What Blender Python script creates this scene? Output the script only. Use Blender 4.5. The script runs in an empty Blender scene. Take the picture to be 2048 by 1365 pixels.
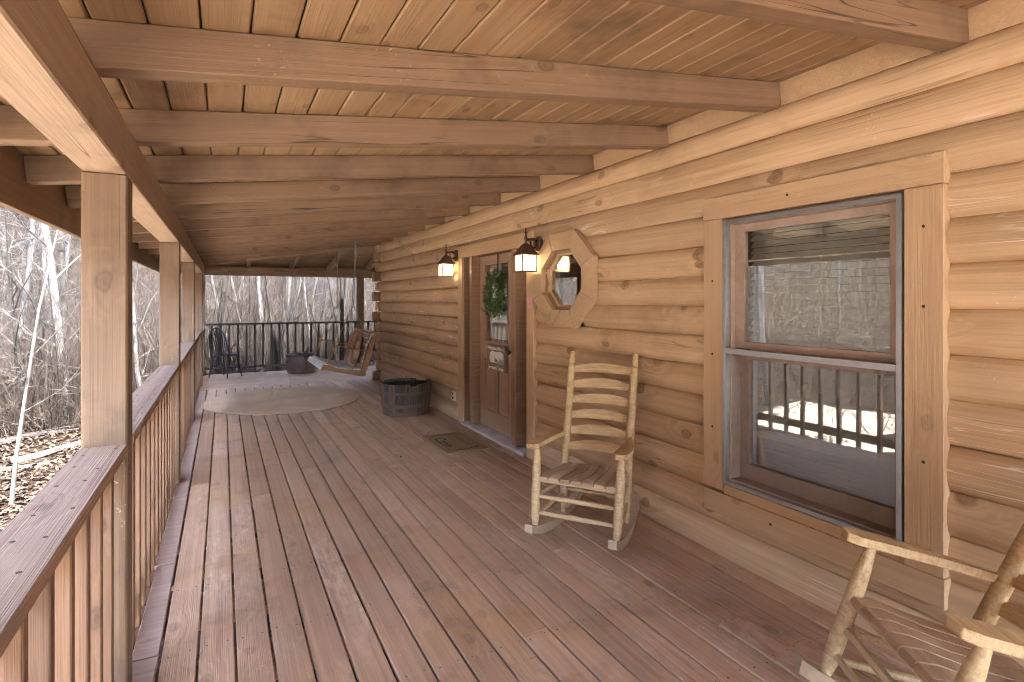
import bpy, bmesh, math, random
import numpy as np
from mathutils import Vector, Matrix
R = math.radians
rnd = random.Random(7)
scene = bpy.context.scene
COL = scene.collection

# ------------------------------------------------------------------ camera, sky, sun, exposure
cd = bpy.data.cameras.new('camera'); cam = bpy.data.objects.new('camera', cd); COL.objects.link(cam)
cam.location = (0, 0, 1.55); cam.rotation_euler = (R(90), 0, R(-27.66))
cd.sensor_width = 36; cd.lens = 19.40; cd.shift_y = -0.0407; cd.clip_start = 0.05; cd.clip_end = 2000
scene.camera = cam

SUN = Vector((0.08, -0.48, 0.86)).normalized()
w = bpy.data.worlds.new('World'); scene.world = w; w.use_nodes = True
nt = w.node_tree; bg = nt.nodes['Background']
sky = nt.nodes.new('ShaderNodeTexSky'); sky.sky_type = 'NISHITA'; sky.sun_disc = False
sky.sun_elevation = math.asin(SUN.z); sky.sun_rotation = math.atan2(SUN.x, SUN.y)
sky.dust_density = 2.0
nt.links.new(sky.outputs[0], bg.inputs[0]); bg.inputs[1].default_value = 0.15
sd = bpy.data.lights.new('sun', 'SUN'); sd.energy = 2.2; sd.angle = R(0.6); sd.color = (1, 0.95, 0.88)
sun = bpy.data.objects.new('sun', sd); COL.objects.link(sun); sun.location = (10, -12, 20)
sun.rotation_euler = SUN.to_track_quat('Z', 'Y').to_euler()
vs = scene.view_settings
vs.view_transform = 'Standard'; vs.look = 'None'; vs.gamma = 1; vs.use_curve_mapping = False
vs.exposure = 4.8
scene.cycles.max_bounces = 7; scene.cycles.diffuse_bounces = 5; scene.cycles.glossy_bounces = 3; scene.cycles.transparent_max_bounces = 8
scene.cycles.caustics_reflective = False; scene.cycles.caustics_refractive = False
scene.cycles.use_adaptive_sampling = True; scene.cycles.adaptive_threshold = 0.03; scene.cycles.adaptive_min_samples = 24
scene.cycles.use_denoising = True; scene.cycles.filter_width = 1.0
scene.cycles.sample_clamp_indirect = 6

# ------------------------------------------------------------------ node helper and materials
class NT:
    def __init__(s, name):
        s.m = bpy.data.materials.new(name); s.m.use_nodes = True
        s.t = s.m.node_tree; s.b = s.t.nodes['Principled BSDF']; s.out = s.t.nodes['Material Output']
    def n(s, typ, ins=None, **kw):
        x = s.t.nodes.new('ShaderNode' + typ)
        for k, v in kw.items(): setattr(x, k, v)
        for k, v in (ins or {}).items():
            i = x.inputs[k]
            if hasattr(v, 'is_linked') or hasattr(v, 'links'): s.t.links.new(v, i)
            else: i.default_value = v
        return x
    def math(s, op, a, b=0.0, c=0.0, clamp=False): return s.n('Math', {0: a, 1: b, 2: c}, operation=op, use_clamp=clamp).outputs[0]
    def mix(s, f, a, b, bt='MIX'):
        x = s.n('Mix', {0: f}, data_type='RGBA', blend_type=bt)
        for i, v in ((6, a), (7, b)):
            if hasattr(v, 'links'): s.t.links.new(v, x.inputs[i])
            else: x.inputs[i].default_value = (*v[:3], 1)
        return x.outputs[2]
    def noise(s, vec, scale=1.0, detail=3.0, rough=0.55, dist=0.0):
        return s.n('TexNoise', {'Vector': vec, 'Scale': scale, 'Detail': detail, 'Roughness': rough, 'Distortion': dist}).outputs[0]
    def ramp(s, v, lo, hi, a=0.0, b=1.0):
        return s.n('MapRange', {0: v, 1: lo, 2: hi, 3: a, 4: b}, clamp=True).outputs[0]
    def scale(s, vec, sc): return s.n('VectorMath', {0: vec, 1: sc}, operation='MULTIPLY').outputs[0]
    def add(s, a, b): return s.n('VectorMath', {0: a, 1: b}, operation='ADD').outputs[0]
    def objvec(s):
        s.rand = s.n('ObjectInfo').outputs['Random']
        tc = s.n('TexCoord').outputs['Object']
        off = s.n('CombineXYZ', {0: s.math('MULTIPLY', s.rand, 61.0), 1: s.math('MULTIPLY', s.rand, 113.0), 2: s.math('MULTIPLY', s.rand, 29.0)}).outputs[0]
        return s.add(tc, off)
    def pos(s): return s.n('NewGeometry').outputs['Position']
    def bump(s, h, strength, dist=0.01):
        s.t.links.new(s.n('Bump', {'Height': h, 'Strength': strength, 'Distance': dist}).outputs[0], s.b.inputs['Normal'])
    def set(s, col=None, rough=None, metal=None, spec=None):
        for k, v in (('Base Color', col), ('Roughness', rough), ('Metallic', metal), ('Specular IOR Level', spec)):
            if v is None: continue
            if hasattr(v, 'links'): s.t.links.new(v, s.b.inputs[k])
            else: s.b.inputs[k].default_value = (*v, 1) if isinstance(v, tuple) else v
        return s.m

def wood(name, light, dark, grain=9.0, glen=0.55, var=0.25, knot=0.5, kscale=1.0, knotcol=None, stain=None, stain_amt=0.5,
         stain_scale=1.0, chips=0.0, cracks=0.0, worn=None, rough=0.62, bump=0.35, contrast=1.0, tint=None, checks=0.0):
    k = NT(name); p = k.objvec()
    # knots swirl the grain round them
    sp = k.n('SeparateXYZ', {0: p})
    kp = k.n('CombineXYZ', {0: k.math('MULTIPLY', sp.outputs[0], 2.5 * kscale), 1: k.math('MULTIPLY', k.math('ADD', sp.outputs[1], sp.outputs[2]), 4.2 * kscale), 2: 0.0}).outputs[0]
    kp = k.add(kp, k.n('VectorMath', {0: k.n('TexNoise', {'Vector': kp, 'Scale': 5.0, 'Detail': 1.0}).outputs['Color'], 3: 0.08}, operation='SCALE').outputs[0])
    vo = k.n('TexVoronoi', {'Vector': kp, 'Scale': 1.0, 'Randomness': 1.0}, feature='F1', voronoi_dimensions='2D')
    kd = vo.outputs['Distance']
    pick = k.ramp(k.n('SeparateColor', {0: vo.outputs['Color']}).outputs[0], 0.62, 0.64)
    kn = k.math('MULTIPLY', k.math('MAXIMUM', k.math('MULTIPLY', k.ramp(kd, 0.0, 0.07, 0.9, 0.5), k.ramp(kd, 0.06, 0.08, 1.0, 0.0)), k.ramp(k.math('ABSOLUTE', k.math('SUBTRACT', kd, 0.072)), 0.006, 0.035, 0.8, 0.0)), pick)
    swirl = k.math('MULTIPLY', k.ramp(kd, 0.0, 0.4, 1.0, 0.0), pick)
    gp = k.scale(p, (glen, grain, grain))
    gp = k.add(gp, k.n('CombineXYZ', {0: 0.0, 1: k.math('MULTIPLY', swirl, 2.6), 2: k.math('MULTIPLY', swirl, 1.9)}).outputs[0])
    g1 = k.noise(gp, 1.0, 3.0, 0.62, 0.5)
    g2 = k.noise(k.scale(p, (glen * 5, grain * 4, grain * 4)), 1.0, 2.0, 0.6)
    g3 = k.noise(p, 2.3, 2.0, 0.6)
    gr = k.math('ADD', k.math('MULTIPLY', g1, 0.55), k.math('ADD', k.math('MULTIPLY', g2, 0.22), k.math('MULTIPLY', g3, 0.23)))
    lo = 0.5 - 0.17 / contrast; hi = 0.5 + 0.17 / contrast
    c = k.mix(k.ramp(gr, lo, hi), dark, light)
    if worn:                                   # bare, greyed wood where the finish has gone
        wp = k.pos()
        wm = k.ramp(k.noise(k.add(k.scale(wp, (1.0, 0.45, 1.0)), k.scale(p, (0.0, 0.05, 0.0))), worn[1], 3.5, 0.62), worn[2], worn[2] + 0.14)
        wf = k.ramp(k.noise(k.scale(p, (9.0, 28.0, 28.0)), 1.0, 4.0, 0.75), 0.42, 0.66)
        c = k.mix(k.math('MULTIPLY', k.math('MULTIPLY', wm, wf), worn[3]), c, worn[0])
    if tint:                                   # old orange stain still showing
        tm = k.ramp(k.noise(k.pos(), tint[1], 4.0, 0.6), 0.50, 0.66)
        c = k.mix(k.math('MULTIPLY', tm, tint[2]), c, tint[0])
    if stain:
        sm = k.ramp(k.noise(k.pos(), 1.6 * stain_scale, 4.0, 0.68), 0.53, 0.74)
        c = k.mix(k.math('MULTIPLY', sm, stain_amt), c, stain)
    kc = knotcol or tuple(x * 0.42 for x in dark)
    ringk = k.math('MULTIPLY', kn, k.ramp(k.noise(k.scale(p, (30.0, 30.0, 30.0)), 1.0, 2.0), 0.3, 0.6, 0.55, 1.0))
    c = k.mix(k.math('MULTIPLY', ringk, knot), c, kc)
    if cracks:
        cr = k.noise(k.scale(p, (0.9, 26.0, 26.0)), 1.0, 2.0, 0.5, 0.6)
        line = k.ramp(k.math('ABSOLUTE', k.math('SUBTRACT', cr, 0.5)), 0.005, 0.015, 1.0, 0.0)
        msk = k.ramp(k.noise(k.scale(p, (0.8, 2.2, 2.2)), 1.0, 2.0), 0.55, 0.63)
        c = k.mix(k.math('MULTIPLY', k.math('MULTIPLY', line, msk), cracks), c, (0.78, 0.70, 0.60))
    if chips:
        ch = k.ramp(k.noise(p, 70.0, 2.0, 0.6), 0.66, 0.69)
        cm = k.ramp(k.noise(p, 3.0, 3.0, 0.6), 0.56, 0.66)
        c = k.mix(k.math('MULTIPLY', k.math('MULTIPLY', ch, cm), chips), c, (0.74, 0.66, 0.56))
    if checks:
        ck = k.noise(k.scale(p, (0.55, 17.0, 17.0)), 1.0, 1.5, 0.5, 0.3)
        ln = k.ramp(k.math('ABSOLUTE', k.math('SUBTRACT', ck, 0.5)), 0.003, 0.012, 1.0, 0.0)
        mk = k.ramp(k.noise(k.scale(p, (0.9, 3.0, 3.0)), 1.0, 2.0), 0.55, 0.63)
        c = k.mix(k.math('MULTIPLY', k.math('MULTIPLY', ln, mk), checks), c, tuple(x * 0.2 for x in dark))
    v = k.math('ADD', 1.0 - var / 2, k.math('MULTIPLY', k.rand, var))
    c = k.n('HueSaturation', {'Color': c, 'Value': v}).outputs[0]
    ro = k.math('ADD', rough - 0.1, k.math('MULTIPLY', g3, 0.2))
    k.set(c, ro, spec=0.35)
    k.bump(g2, bump * 1.3, 0.006)
    return k.m

def plain(name, col, rough=0.6, metal=0.0, var=0.15, nscale=14.0, amt=0.35, bump=0.15, second=None):
    k = NT(name); p = k.objvec()
    n1 = k.noise(p, nscale, 4.0, 0.62)
    c = k.mix(k.ramp(n1, 0.35, 0.7), col, second or tuple(x * (1 - amt) for x in col))
    c = k.n('HueSaturation', {'Color': c, 'Value': k.math('ADD', 1 - var / 2, k.math('MULTIPLY', k.rand, var))}).outputs[0]
    k.set(c, rough, metal, 0.4); k.bump(n1, bump, 0.004); return k.m

M = {}
M['log'] = wood(checks=0.45, name='log_stain', light=(0.63, 0.44, 0.262), dark=(0.46, 0.307, 0.172), grain=18, glen=0.35, var=0.2, knot=0.9, kscale=0.8, stain=(0.25, 0.16, 0.09), stain_amt=0.45,
                chips=0.85, cracks=0.95, rough=0.42, bump=0.4, contrast=1.45, knotcol=(0.15, 0.085, 0.042))
M['trim'] = wood('trim_stain', (0.58, 0.40, 0.235), (0.455, 0.302, 0.168), grain=43, glen=0.5, var=0.1, knot=0.5, chips=0.45, rough=0.55, bump=0.3, contrast=1.0)
M['door'] = wood('door_stain', (0.45, 0.295, 0.195), (0.33, 0.205, 0.13), grain=50, glen=0.5, var=0.08, knot=0.0, rough=0.45, bump=0.12)
M['jamb'] = wood('jamb_stain', (0.33, 0.20, 0.118), (0.21, 0.122, 0.068), grain=50, glen=0.5, var=0.1, knot=0.0, rough=0.45, bump=0.12)
M['rafter'] = wood(checks=0.85, name='rafter_stain', light=(0.27, 0.17, 0.10), dark=(0.18, 0.11, 0.062), grain=36, glen=0.4, var=0.12, knot=0.75, kscale=0.9, stain=(0.07, 0.042, 0.028), stain_amt=0.6, stain_scale=1.1, chips=0.25, rough=0.6, bump=0.22)
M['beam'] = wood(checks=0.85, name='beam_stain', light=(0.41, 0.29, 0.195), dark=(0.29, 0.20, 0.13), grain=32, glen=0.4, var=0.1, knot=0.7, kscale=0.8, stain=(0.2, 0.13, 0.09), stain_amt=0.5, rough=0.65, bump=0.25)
M['ceiling'] = wood(checks=0.45, name='ceiling_stain', light=(0.38, 0.25, 0.136), dark=(0.245, 0.152, 0.08), grain=32, glen=0.4, var=0.16, knot=0.75, kscale=1.1, stain=(0.085, 0.05, 0.03), stain_amt=0.9, stain_scale=1.0, rough=0.55, bump=0.2)
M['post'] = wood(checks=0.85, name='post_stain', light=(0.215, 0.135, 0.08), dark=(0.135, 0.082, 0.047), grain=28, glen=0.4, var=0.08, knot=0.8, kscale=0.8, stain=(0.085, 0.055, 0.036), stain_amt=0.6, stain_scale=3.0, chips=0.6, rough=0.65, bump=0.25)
M['cap'] = wood(checks=0.4, name='cap_weathered', light=(0.40, 0.25, 0.16), dark=(0.21, 0.122, 0.075), grain=57, glen=0.35, var=0.1, knot=0.5, worn=((0.54, 0.42, 0.33), 2.5, 0.52, 0.5), rough=0.7, bump=0.6, contrast=1.2)
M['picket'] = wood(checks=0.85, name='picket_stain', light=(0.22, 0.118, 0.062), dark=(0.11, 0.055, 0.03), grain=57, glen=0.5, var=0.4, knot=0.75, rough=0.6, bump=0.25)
M['deck'] = wood(checks=0.45, name='deck_stain', light=(0.49, 0.285, 0.168), dark=(0.275, 0.148, 0.085), grain=46, glen=0.45, var=0.22, knot=0.5, kscale=0.9,
                 worn=((0.64, 0.47, 0.34), 1.0, 0.50, 0.6), tint=((0.40, 0.20, 0.075), 1.3, 0.5), stain=(0.10, 0.06, 0.045), stain_amt=0.5, stain_scale=1.6, chips=0.45, rough=0.5, bump=0.3)
M['deck_edge'] = wood('deck_edge_pale', (0.46, 0.32, 0.245), (0.31, 0.20, 0.148), grain=46, glen=0.45, var=0.15, knot=0.5, rough=0.65, bump=0.35)  # paler, greyer tone for the outermost deck board
M['dark_rail'] = wood('dark_rail_stain', (0.055, 0.026, 0.018), (0.03, 0.014, 0.010), grain=50, var=0.3, knot=0.0, rough=0.6)
M['chair_wood'] = wood('chair_wood', (0.60, 0.43, 0.235), (0.36, 0.23, 0.105), contrast=1.4, grain=70, glen=1.5, var=0.12, knot=0.0, stain=(0.25, 0.17, 0.10), stain_amt=0.45, stain_scale=4.0, chips=0.4, rough=0.5, bump=0.2)
M['chair_slat'] = wood('chair_slat_weathered', (0.48, 0.325, 0.20), (0.31, 0.20, 0.115), grain=70, glen=1.5, var=0.3, knot=0.0, rough=0.6, bump=0.3)
M['rocker'] = wood('rocker_wood', (0.46, 0.33, 0.215), (0.33, 0.22, 0.13), grain=70, glen=1.5, var=0.1, knot=0.0, rough=0.6)
M['swing_side'] = wood('swing_side', (0.27, 0.135, 0.05), (0.17, 0.08, 0.03), grain=50, glen=1.0, var=0.15, knot=0.3, rough=0.5)
M['swing_slat'] = wood('swing_slat_weathered', (0.66, 0.61, 0.55), (0.42, 0.34, 0.26), grain=64, glen=0.8, var=0.25, knot=0.3, worn=((0.7, 0.66, 0.6), 4, 0.45, 0.7), rough=0.7, bump=0.4)
M['stave'] = wood('stave', (0.14, 0.098, 0.066), (0.022, 0.016, 0.011), grain=50, glen=1.6, var=0.7, knot=0.3, stain=(0.03, 0.027, 0.025), stain_amt=0.8, stain_scale=5.0, rough=0.7, bump=0.5)
M['hoop'] = plain('hoop_rust', (0.13, 0.068, 0.045), 0.6, 0.3, second=(0.10, 0.055, 0.04), nscale=20)
M['soil'] = plain('soil', (0.012, 0.010, 0.009), 0.95, nscale=40, bump=0.6)
M['tub'] = plain('tub_metal', (0.13, 0.075, 0.055), 0.45, 0.35, second=(0.05, 0.033, 0.04), nscale=5)
M['black_paint'] = plain('black_paint', (0.018, 0.014, 0.012), 0.75, nscale=30)
M['bronze'] = plain('bronze_metal', (0.17, 0.105, 0.075), 0.42, 0.7, nscale=30)
M['lead'] = plain('lead_line', (0.12, 0.10, 0.08), 0.5, 0.5)
M['alu'] = plain('aluminium', (0.42, 0.43, 0.44), 0.4, 0.8, nscale=20, amt=0.15)
M['blackgap'] = plain('gasket', (0.04, 0.035, 0.03), 0.7)
M['sash'] = wood('sash_stain', (0.44, 0.325, 0.25), (0.34, 0.245, 0.185), grain=14, var=0.06, knot=0.0, rough=0.5, bump=0.12)
M['blind'] = plain('blind_vinyl', (0.80, 0.79, 0.72), 0.5, var=0.06, amt=0.06, bump=0.02)
M['room'] = plain('room_paint', (0.20, 0.16, 0.12), 0.9)
M['threshold'] = plain('threshold_paint', (0.58, 0.50, 0.44), 0.6, amt=0.3, nscale=8)
M['white'] = plain('white_plastic', (0.78, 0.76, 0.72), 0.4, amt=0.05)
M['slot'] = plain('slot_dark', (0.05, 0.05, 0.05), 0.6)
M['pink'] = plain('pink_paper', (0.80, 0.42, 0.42), 0.8, amt=0.12, nscale=60)
M['chain'] = plain('chain_zinc', (0.42, 0.38, 0.33), 0.45, 0.7)
M['spring'] = plain('spring_steel', (0.25, 0.25, 0.25), 0.45, 0.8)
M['nail'] = plain('nail_rust', (0.05, 0.03, 0.025), 0.7)
M['roofing'] = plain('roofing', (0.10, 0.10, 0.10), 0.9)
M['sign_board'] = wood('sign_board', (0.30, 0.20, 0.13), (0.18, 0.115, 0.075), grain=20, var=0.0, knot=0.0)
M['sign_white'] = plain('sign_white', (0.80, 0.80, 0.78), 0.7, amt=0.08, nscale=30)
M['sign_green'] = plain('sign_green', (0.30, 0.34, 0.22), 0.7, amt=0.5, nscale=50)
M['sign_grey'] = plain('sign_grey', (0.48, 0.52, 0.50), 0.7, amt=0.4, nscale=50)
M['sign_brown'] = plain('sign_brown', (0.28, 0.20, 0.15), 0.7, amt=0.4, nscale=50)
M['mat_ink'] = plain('mat_ink', (0.035, 0.035, 0.03), 0.95, amt=0.4, nscale=60)
M['mat_ink_faded'] = plain('mat_ink_faded', (0.19, 0.125, 0.07), 0.95, amt=0.4, nscale=60)

def mk_rug():
    k = NT('braided_rug'); tc = k.n('TexCoord').outputs['Object']
    x = k.n('SeparateXYZ', {0: tc})
    r = k.math('SQRT', k.math('ADD', k.math('POWER', x.outputs[0], 2.0), k.math('POWER', x.outputs[1], 2.0)))
    ring = k.math('SINE', k.math('MULTIPLY', r, 300.0))
    ang = k.math('ARCTAN2', x.outputs[1], x.outputs[0])
    br = k.math('SINE', k.math('ADD', k.math('MULTIPLY', ang, 240.0), k.math('MULTIPLY', r, 900.0)))
    n = k.noise(tc, 90.0, 3.0, 0.7); n2 = k.noise(tc, 2.2, 4.0, 0.6)
    c = k.mix(k.ramp(n2, 0.3, 0.7), (0.44, 0.275, 0.16), (0.56, 0.36, 0.215))
    c = k.mix(k.ramp(k.math('ADD', k.math('MULTIPLY', ring, 0.25), n), 0.2, 0.8), k.mix(0.3, c, (0.24, 0.17, 0.12)), c)
    k.set(c, 0.95, spec=0.1); k.bump(k.math('ADD', k.math('ADD', ring, k.math('MULTIPLY', br, 0.5)), n), 0.6, 0.004); return k.m
M['rug'] = mk_rug()
def mk_coir():
    k = NT('coir_mat'); p = k.pos()
    n = k.noise(p, 260.0, 2.0, 0.8); n2 = k.noise(p, 7.0, 4.0, 0.6)
    c = k.mix(k.ramp(n, 0.3, 0.7), (0.17, 0.10, 0.05), (0.40, 0.25, 0.125))
    c = k.mix(k.ramp(n2, 0.3, 0.8), c, (0.30, 0.18, 0.085)); k.set(c, 0.98, spec=0.05); k.bump(n, 0.9, 0.008); return k.m
M['coir'] = mk_coir()
def mk_stripes():
    k = NT('striped_fabric'); tc = k.n('TexCoord').outputs['Object']
    x = k.n('SeparateXYZ', {0: tc}).outputs[1]
    wob = k.math('ADD', x, k.math('MULTIPLY', k.noise(tc, 5.0, 2.0), 0.06))
    s = k.n('ValToRGB', {0: k.math('FRACT', k.math('MULTIPLY', wob, 4.4))})
    cr = s.color_ramp; cr.interpolation = 'LINEAR'
    cols = [(0, (0.16, 0.07, 0.05)), (0.14, (0.55, 0.36, 0.22)), (0.28, (0.30, 0.20, 0.17)), (0.42, (0.62, 0.50, 0.36)), (0.52, (0.24, 0.22, 0.24)), (0.66, (0.50, 0.24, 0.11)), (0.8, (0.62, 0.53, 0.44)), (0.92, (0.20, 0.11, 0.08))]
    cr.elements[0].position, cr.elements[0].color = 0, (*cols[0][1], 1)
    cr.elements[1].position, cr.elements[1].color = cols[1][0], (*cols[1][1], 1)
    for q, cc in cols[2:]:
        e = cr.elements.new(q); e.color = (*cc, 1)
    n = k.noise(tc, 160.0, 2.0, 0.7)
    c = k.mix(k.ramp(n, 0.3, 0.7, 0.0, 0.3), s.outputs[0], (0.1, 0.05, 0.04))
    k.set(c, 0.95, spec=0.1); k.bump(n, 0.4, 0.004); return k.m
M['stripes'] = mk_stripes()
M['cushion_back'] = plain('cushion_edge', (0.11, 0.05, 0.035), 0.95, nscale=60)

def mk_glass(name, k_=1.6, base=0.05, tint=(0.80, 0.84, 0.82), wav=0.0):
    k = NT(name); t = k.t; t.nodes.remove(k.b)
    tr = k.n('BsdfTransparent', {'Color': (*tint, 1)})
    gl = k.n('BsdfGlossy', {'Color': (0.95, 0.97, 0.97, 1), 'Roughness': 0.0})
    if wav:
        bm_ = k.n('Bump', {'Height': k.noise(k.pos(), 5.0, 1.0), 'Strength': wav, 'Distance': 0.01})
        t.links.new(bm_.outputs[0], gl.inputs['Normal'])
    fr = k.math('POWER', k.n('LayerWeight', {'Blend': 0.5}).outputs['Facing'], 3.0)
    f = k.math('ADD', base, k.math('MULTIPLY', fr, k_), clamp=True)
    mx = k.n('MixShader', {0: f, 1: tr.outputs[0], 2: gl.outputs[0]})
    t.links.new(mx.outputs[0], k.out.inputs[0]); return k.m
M['glass'] = mk_glass('window_glass', 0.9, 0.21, (0.96, 0.98, 0.965), wav=0.012)
def mk_screen():
    k = NT('insect_screen'); t = k.t
    k.set((0.16, 0.165, 0.18), 0.6)
    tr = k.n('BsdfTransparent'); mx = k.n('MixShader', {0: 0.12, 1: tr.outputs[0], 2: k.b.outputs[0]})
    t.links.new(mx.outputs[0], k.out.inputs[0]); return k.m
M['screen'] = mk_screen()
def mk_lamp_glass():
    k = NT('lit_lantern_glass')
    tc = k.n('TexCoord').outputs['Object']
    ge = k.n('TexCoord').outputs['Generated']
    dist = k.n('VectorMath', {0: ge, 1: (0.5, 0.5, 0.45)}, operation='DISTANCE').outputs['Value']
    k.set((0.7, 0.62, 0.45), 0.3)
    k.b.inputs['Emission Color'].default_value = (1.0, 0.74, 0.42, 1)
    k.b.inputs['Alpha'].default_value = 0.6
    t = k.ramp(dist, 0.0, 0.75, 0.075, 0.022); k.t.links.new(t, k.b.inputs['Emission Strength']); return k.m
M['lamp_glass'] = mk_lamp_glass()
M['needle'] = plain('wreath_needles', (0.055, 0.105, 0.035), 0.6, var=0.3, second=(0.12, 0.17, 0.05), nscale=25)

def mk_bark(name, a, b, sc=9.0):
    k = NT(name); p = k.objvec()
    n = k.noise(k.scale(p, (1.0, 1.0, 0.35)), sc, 5.0, 0.65, 0.4); n2 = k.noise(p, 1.3, 3.0)
    c = k.mix(k.ramp(n, 0.35, 0.65), a, b); c = k.mix(k.math('MULTIPLY', k.ramp(n2, 0.4, 0.7), 0.5), c, tuple(x * 0.6 for x in b))
    c = k.n('HueSaturation', {'Color': c, 'Value': k.math('ADD', 0.75, k.math('MULTIPLY', k.rand, 0.5))}).outputs[0]
    k.set(c, 0.9, spec=0.15); k.bump(n, 0.7, 0.02); return k.m
M['bark_pale'] = mk_bark('bark_pale', (0.155, 0.143, 0.133), (0.04, 0.035, 0.032))
M['bark_grey'] = mk_bark('bark_grey', (0.06, 0.052, 0.045), (0.018, 0.015, 0.013))
M['bark_dark'] = mk_bark('bark_dark', (0.085, 0.072, 0.068), (0.035, 0.03, 0.028))
M['twig'] = mk_bark('twig_bark', (0.078, 0.062, 0.051), (0.016, 0.012, 0.009), 2.0)
def mk_ground():
    k = NT('leaf_litter_ground'); p = k.pos()
    n1 = k.noise(p, 0.35, 4.0, 0.6); n2 = k.noise(p, 9.0, 5.0, 0.75); n3 = k.noise(p, 40.0, 3.0, 0.7)
    c = k.mix(k.ramp(n1, 0.35, 0.65), (0.045, 0.026, 0.015), (0.066, 0.041, 0.026))
    c = k.mix(k.ramp(n2, 0.42, 0.62), k.mix(0.6, c, (0.014, 0.010, 0.008)), c)
    c = k.mix(k.math('MULTIPLY', k.ramp(n3, 0.5, 0.7), 0.6), c, (0.08, 0.056, 0.04))
    k.set(c, 0.95, spec=0.1); k.bump(k.math('ADD', n2, n3), 1.0, 0.12); return k.m
M['ground'] = mk_ground()
def mk_gravel():
    k = NT('pale_gravel'); p = k.pos()
    n1 = k.noise(p, 1.1, 4.0, 0.6); n2 = k.n('TexVoronoi', {'Vector': p, 'Scale': 38.0}).outputs['Color']
    v = k.n('SeparateColor', {0: n2}).outputs[0]
    c = k.mix(k.ramp(v, 0.0, 1.0), (0.36, 0.33, 0.29), (0.56, 0.52, 0.46)); c = k.mix(k.math('MULTIPLY', k.ramp(n1, .45, .7), .35), c, (0.30, 0.23, 0.17))
    k.set(c, 0.95, spec=0.1); k.bump(v, 0.6, 0.02); return k.m
M['gravel'] = mk_gravel()
def mk_bounce_yard():
    k = NT('bounce_dry_grass'); p = k.pos()  # grass kept pale so the sunlit ground throws light into the porch
    n1 = k.noise(p, 1.3, 4.0, 0.65); n2 = k.noise(p, 14.0, 4.0, 0.75); n3 = k.noise(p, 60.0, 2.0, 0.7)
    c = k.mix(k.ramp(n2, 0.36, 0.66), (0.34, 0.27, 0.195), (0.58, 0.50, 0.40))
    c = k.mix(k.math('MULTIPLY', k.ramp(n3, 0.5, 0.7), 0.5), c, (0.64, 0.57, 0.47))
    c = k.mix(k.math('MULTIPLY', k.ramp(n1, .55, .75), .55), c, (0.24, 0.17, 0.115))
    k.set(c, 0.95, spec=0.1); k.bump(k.math('ADD', n2, n3), 0.9, 0.05); return k.m
M['bounce_yard'] = mk_bounce_yard()
def mk_leaves():
    k = NT('fallen_leaves'); p = k.pos()
    n = k.noise(p, 14.0, 2.0, 0.7)
    c = k.mix(k.ramp(n, 0.3, 0.7), (0.025, 0.015, 0.010), (0.085, 0.058, 0.040))
    k.set(c, 0.85, spec=0.2); return k.m
M['leaves'] = mk_leaves()

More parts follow.
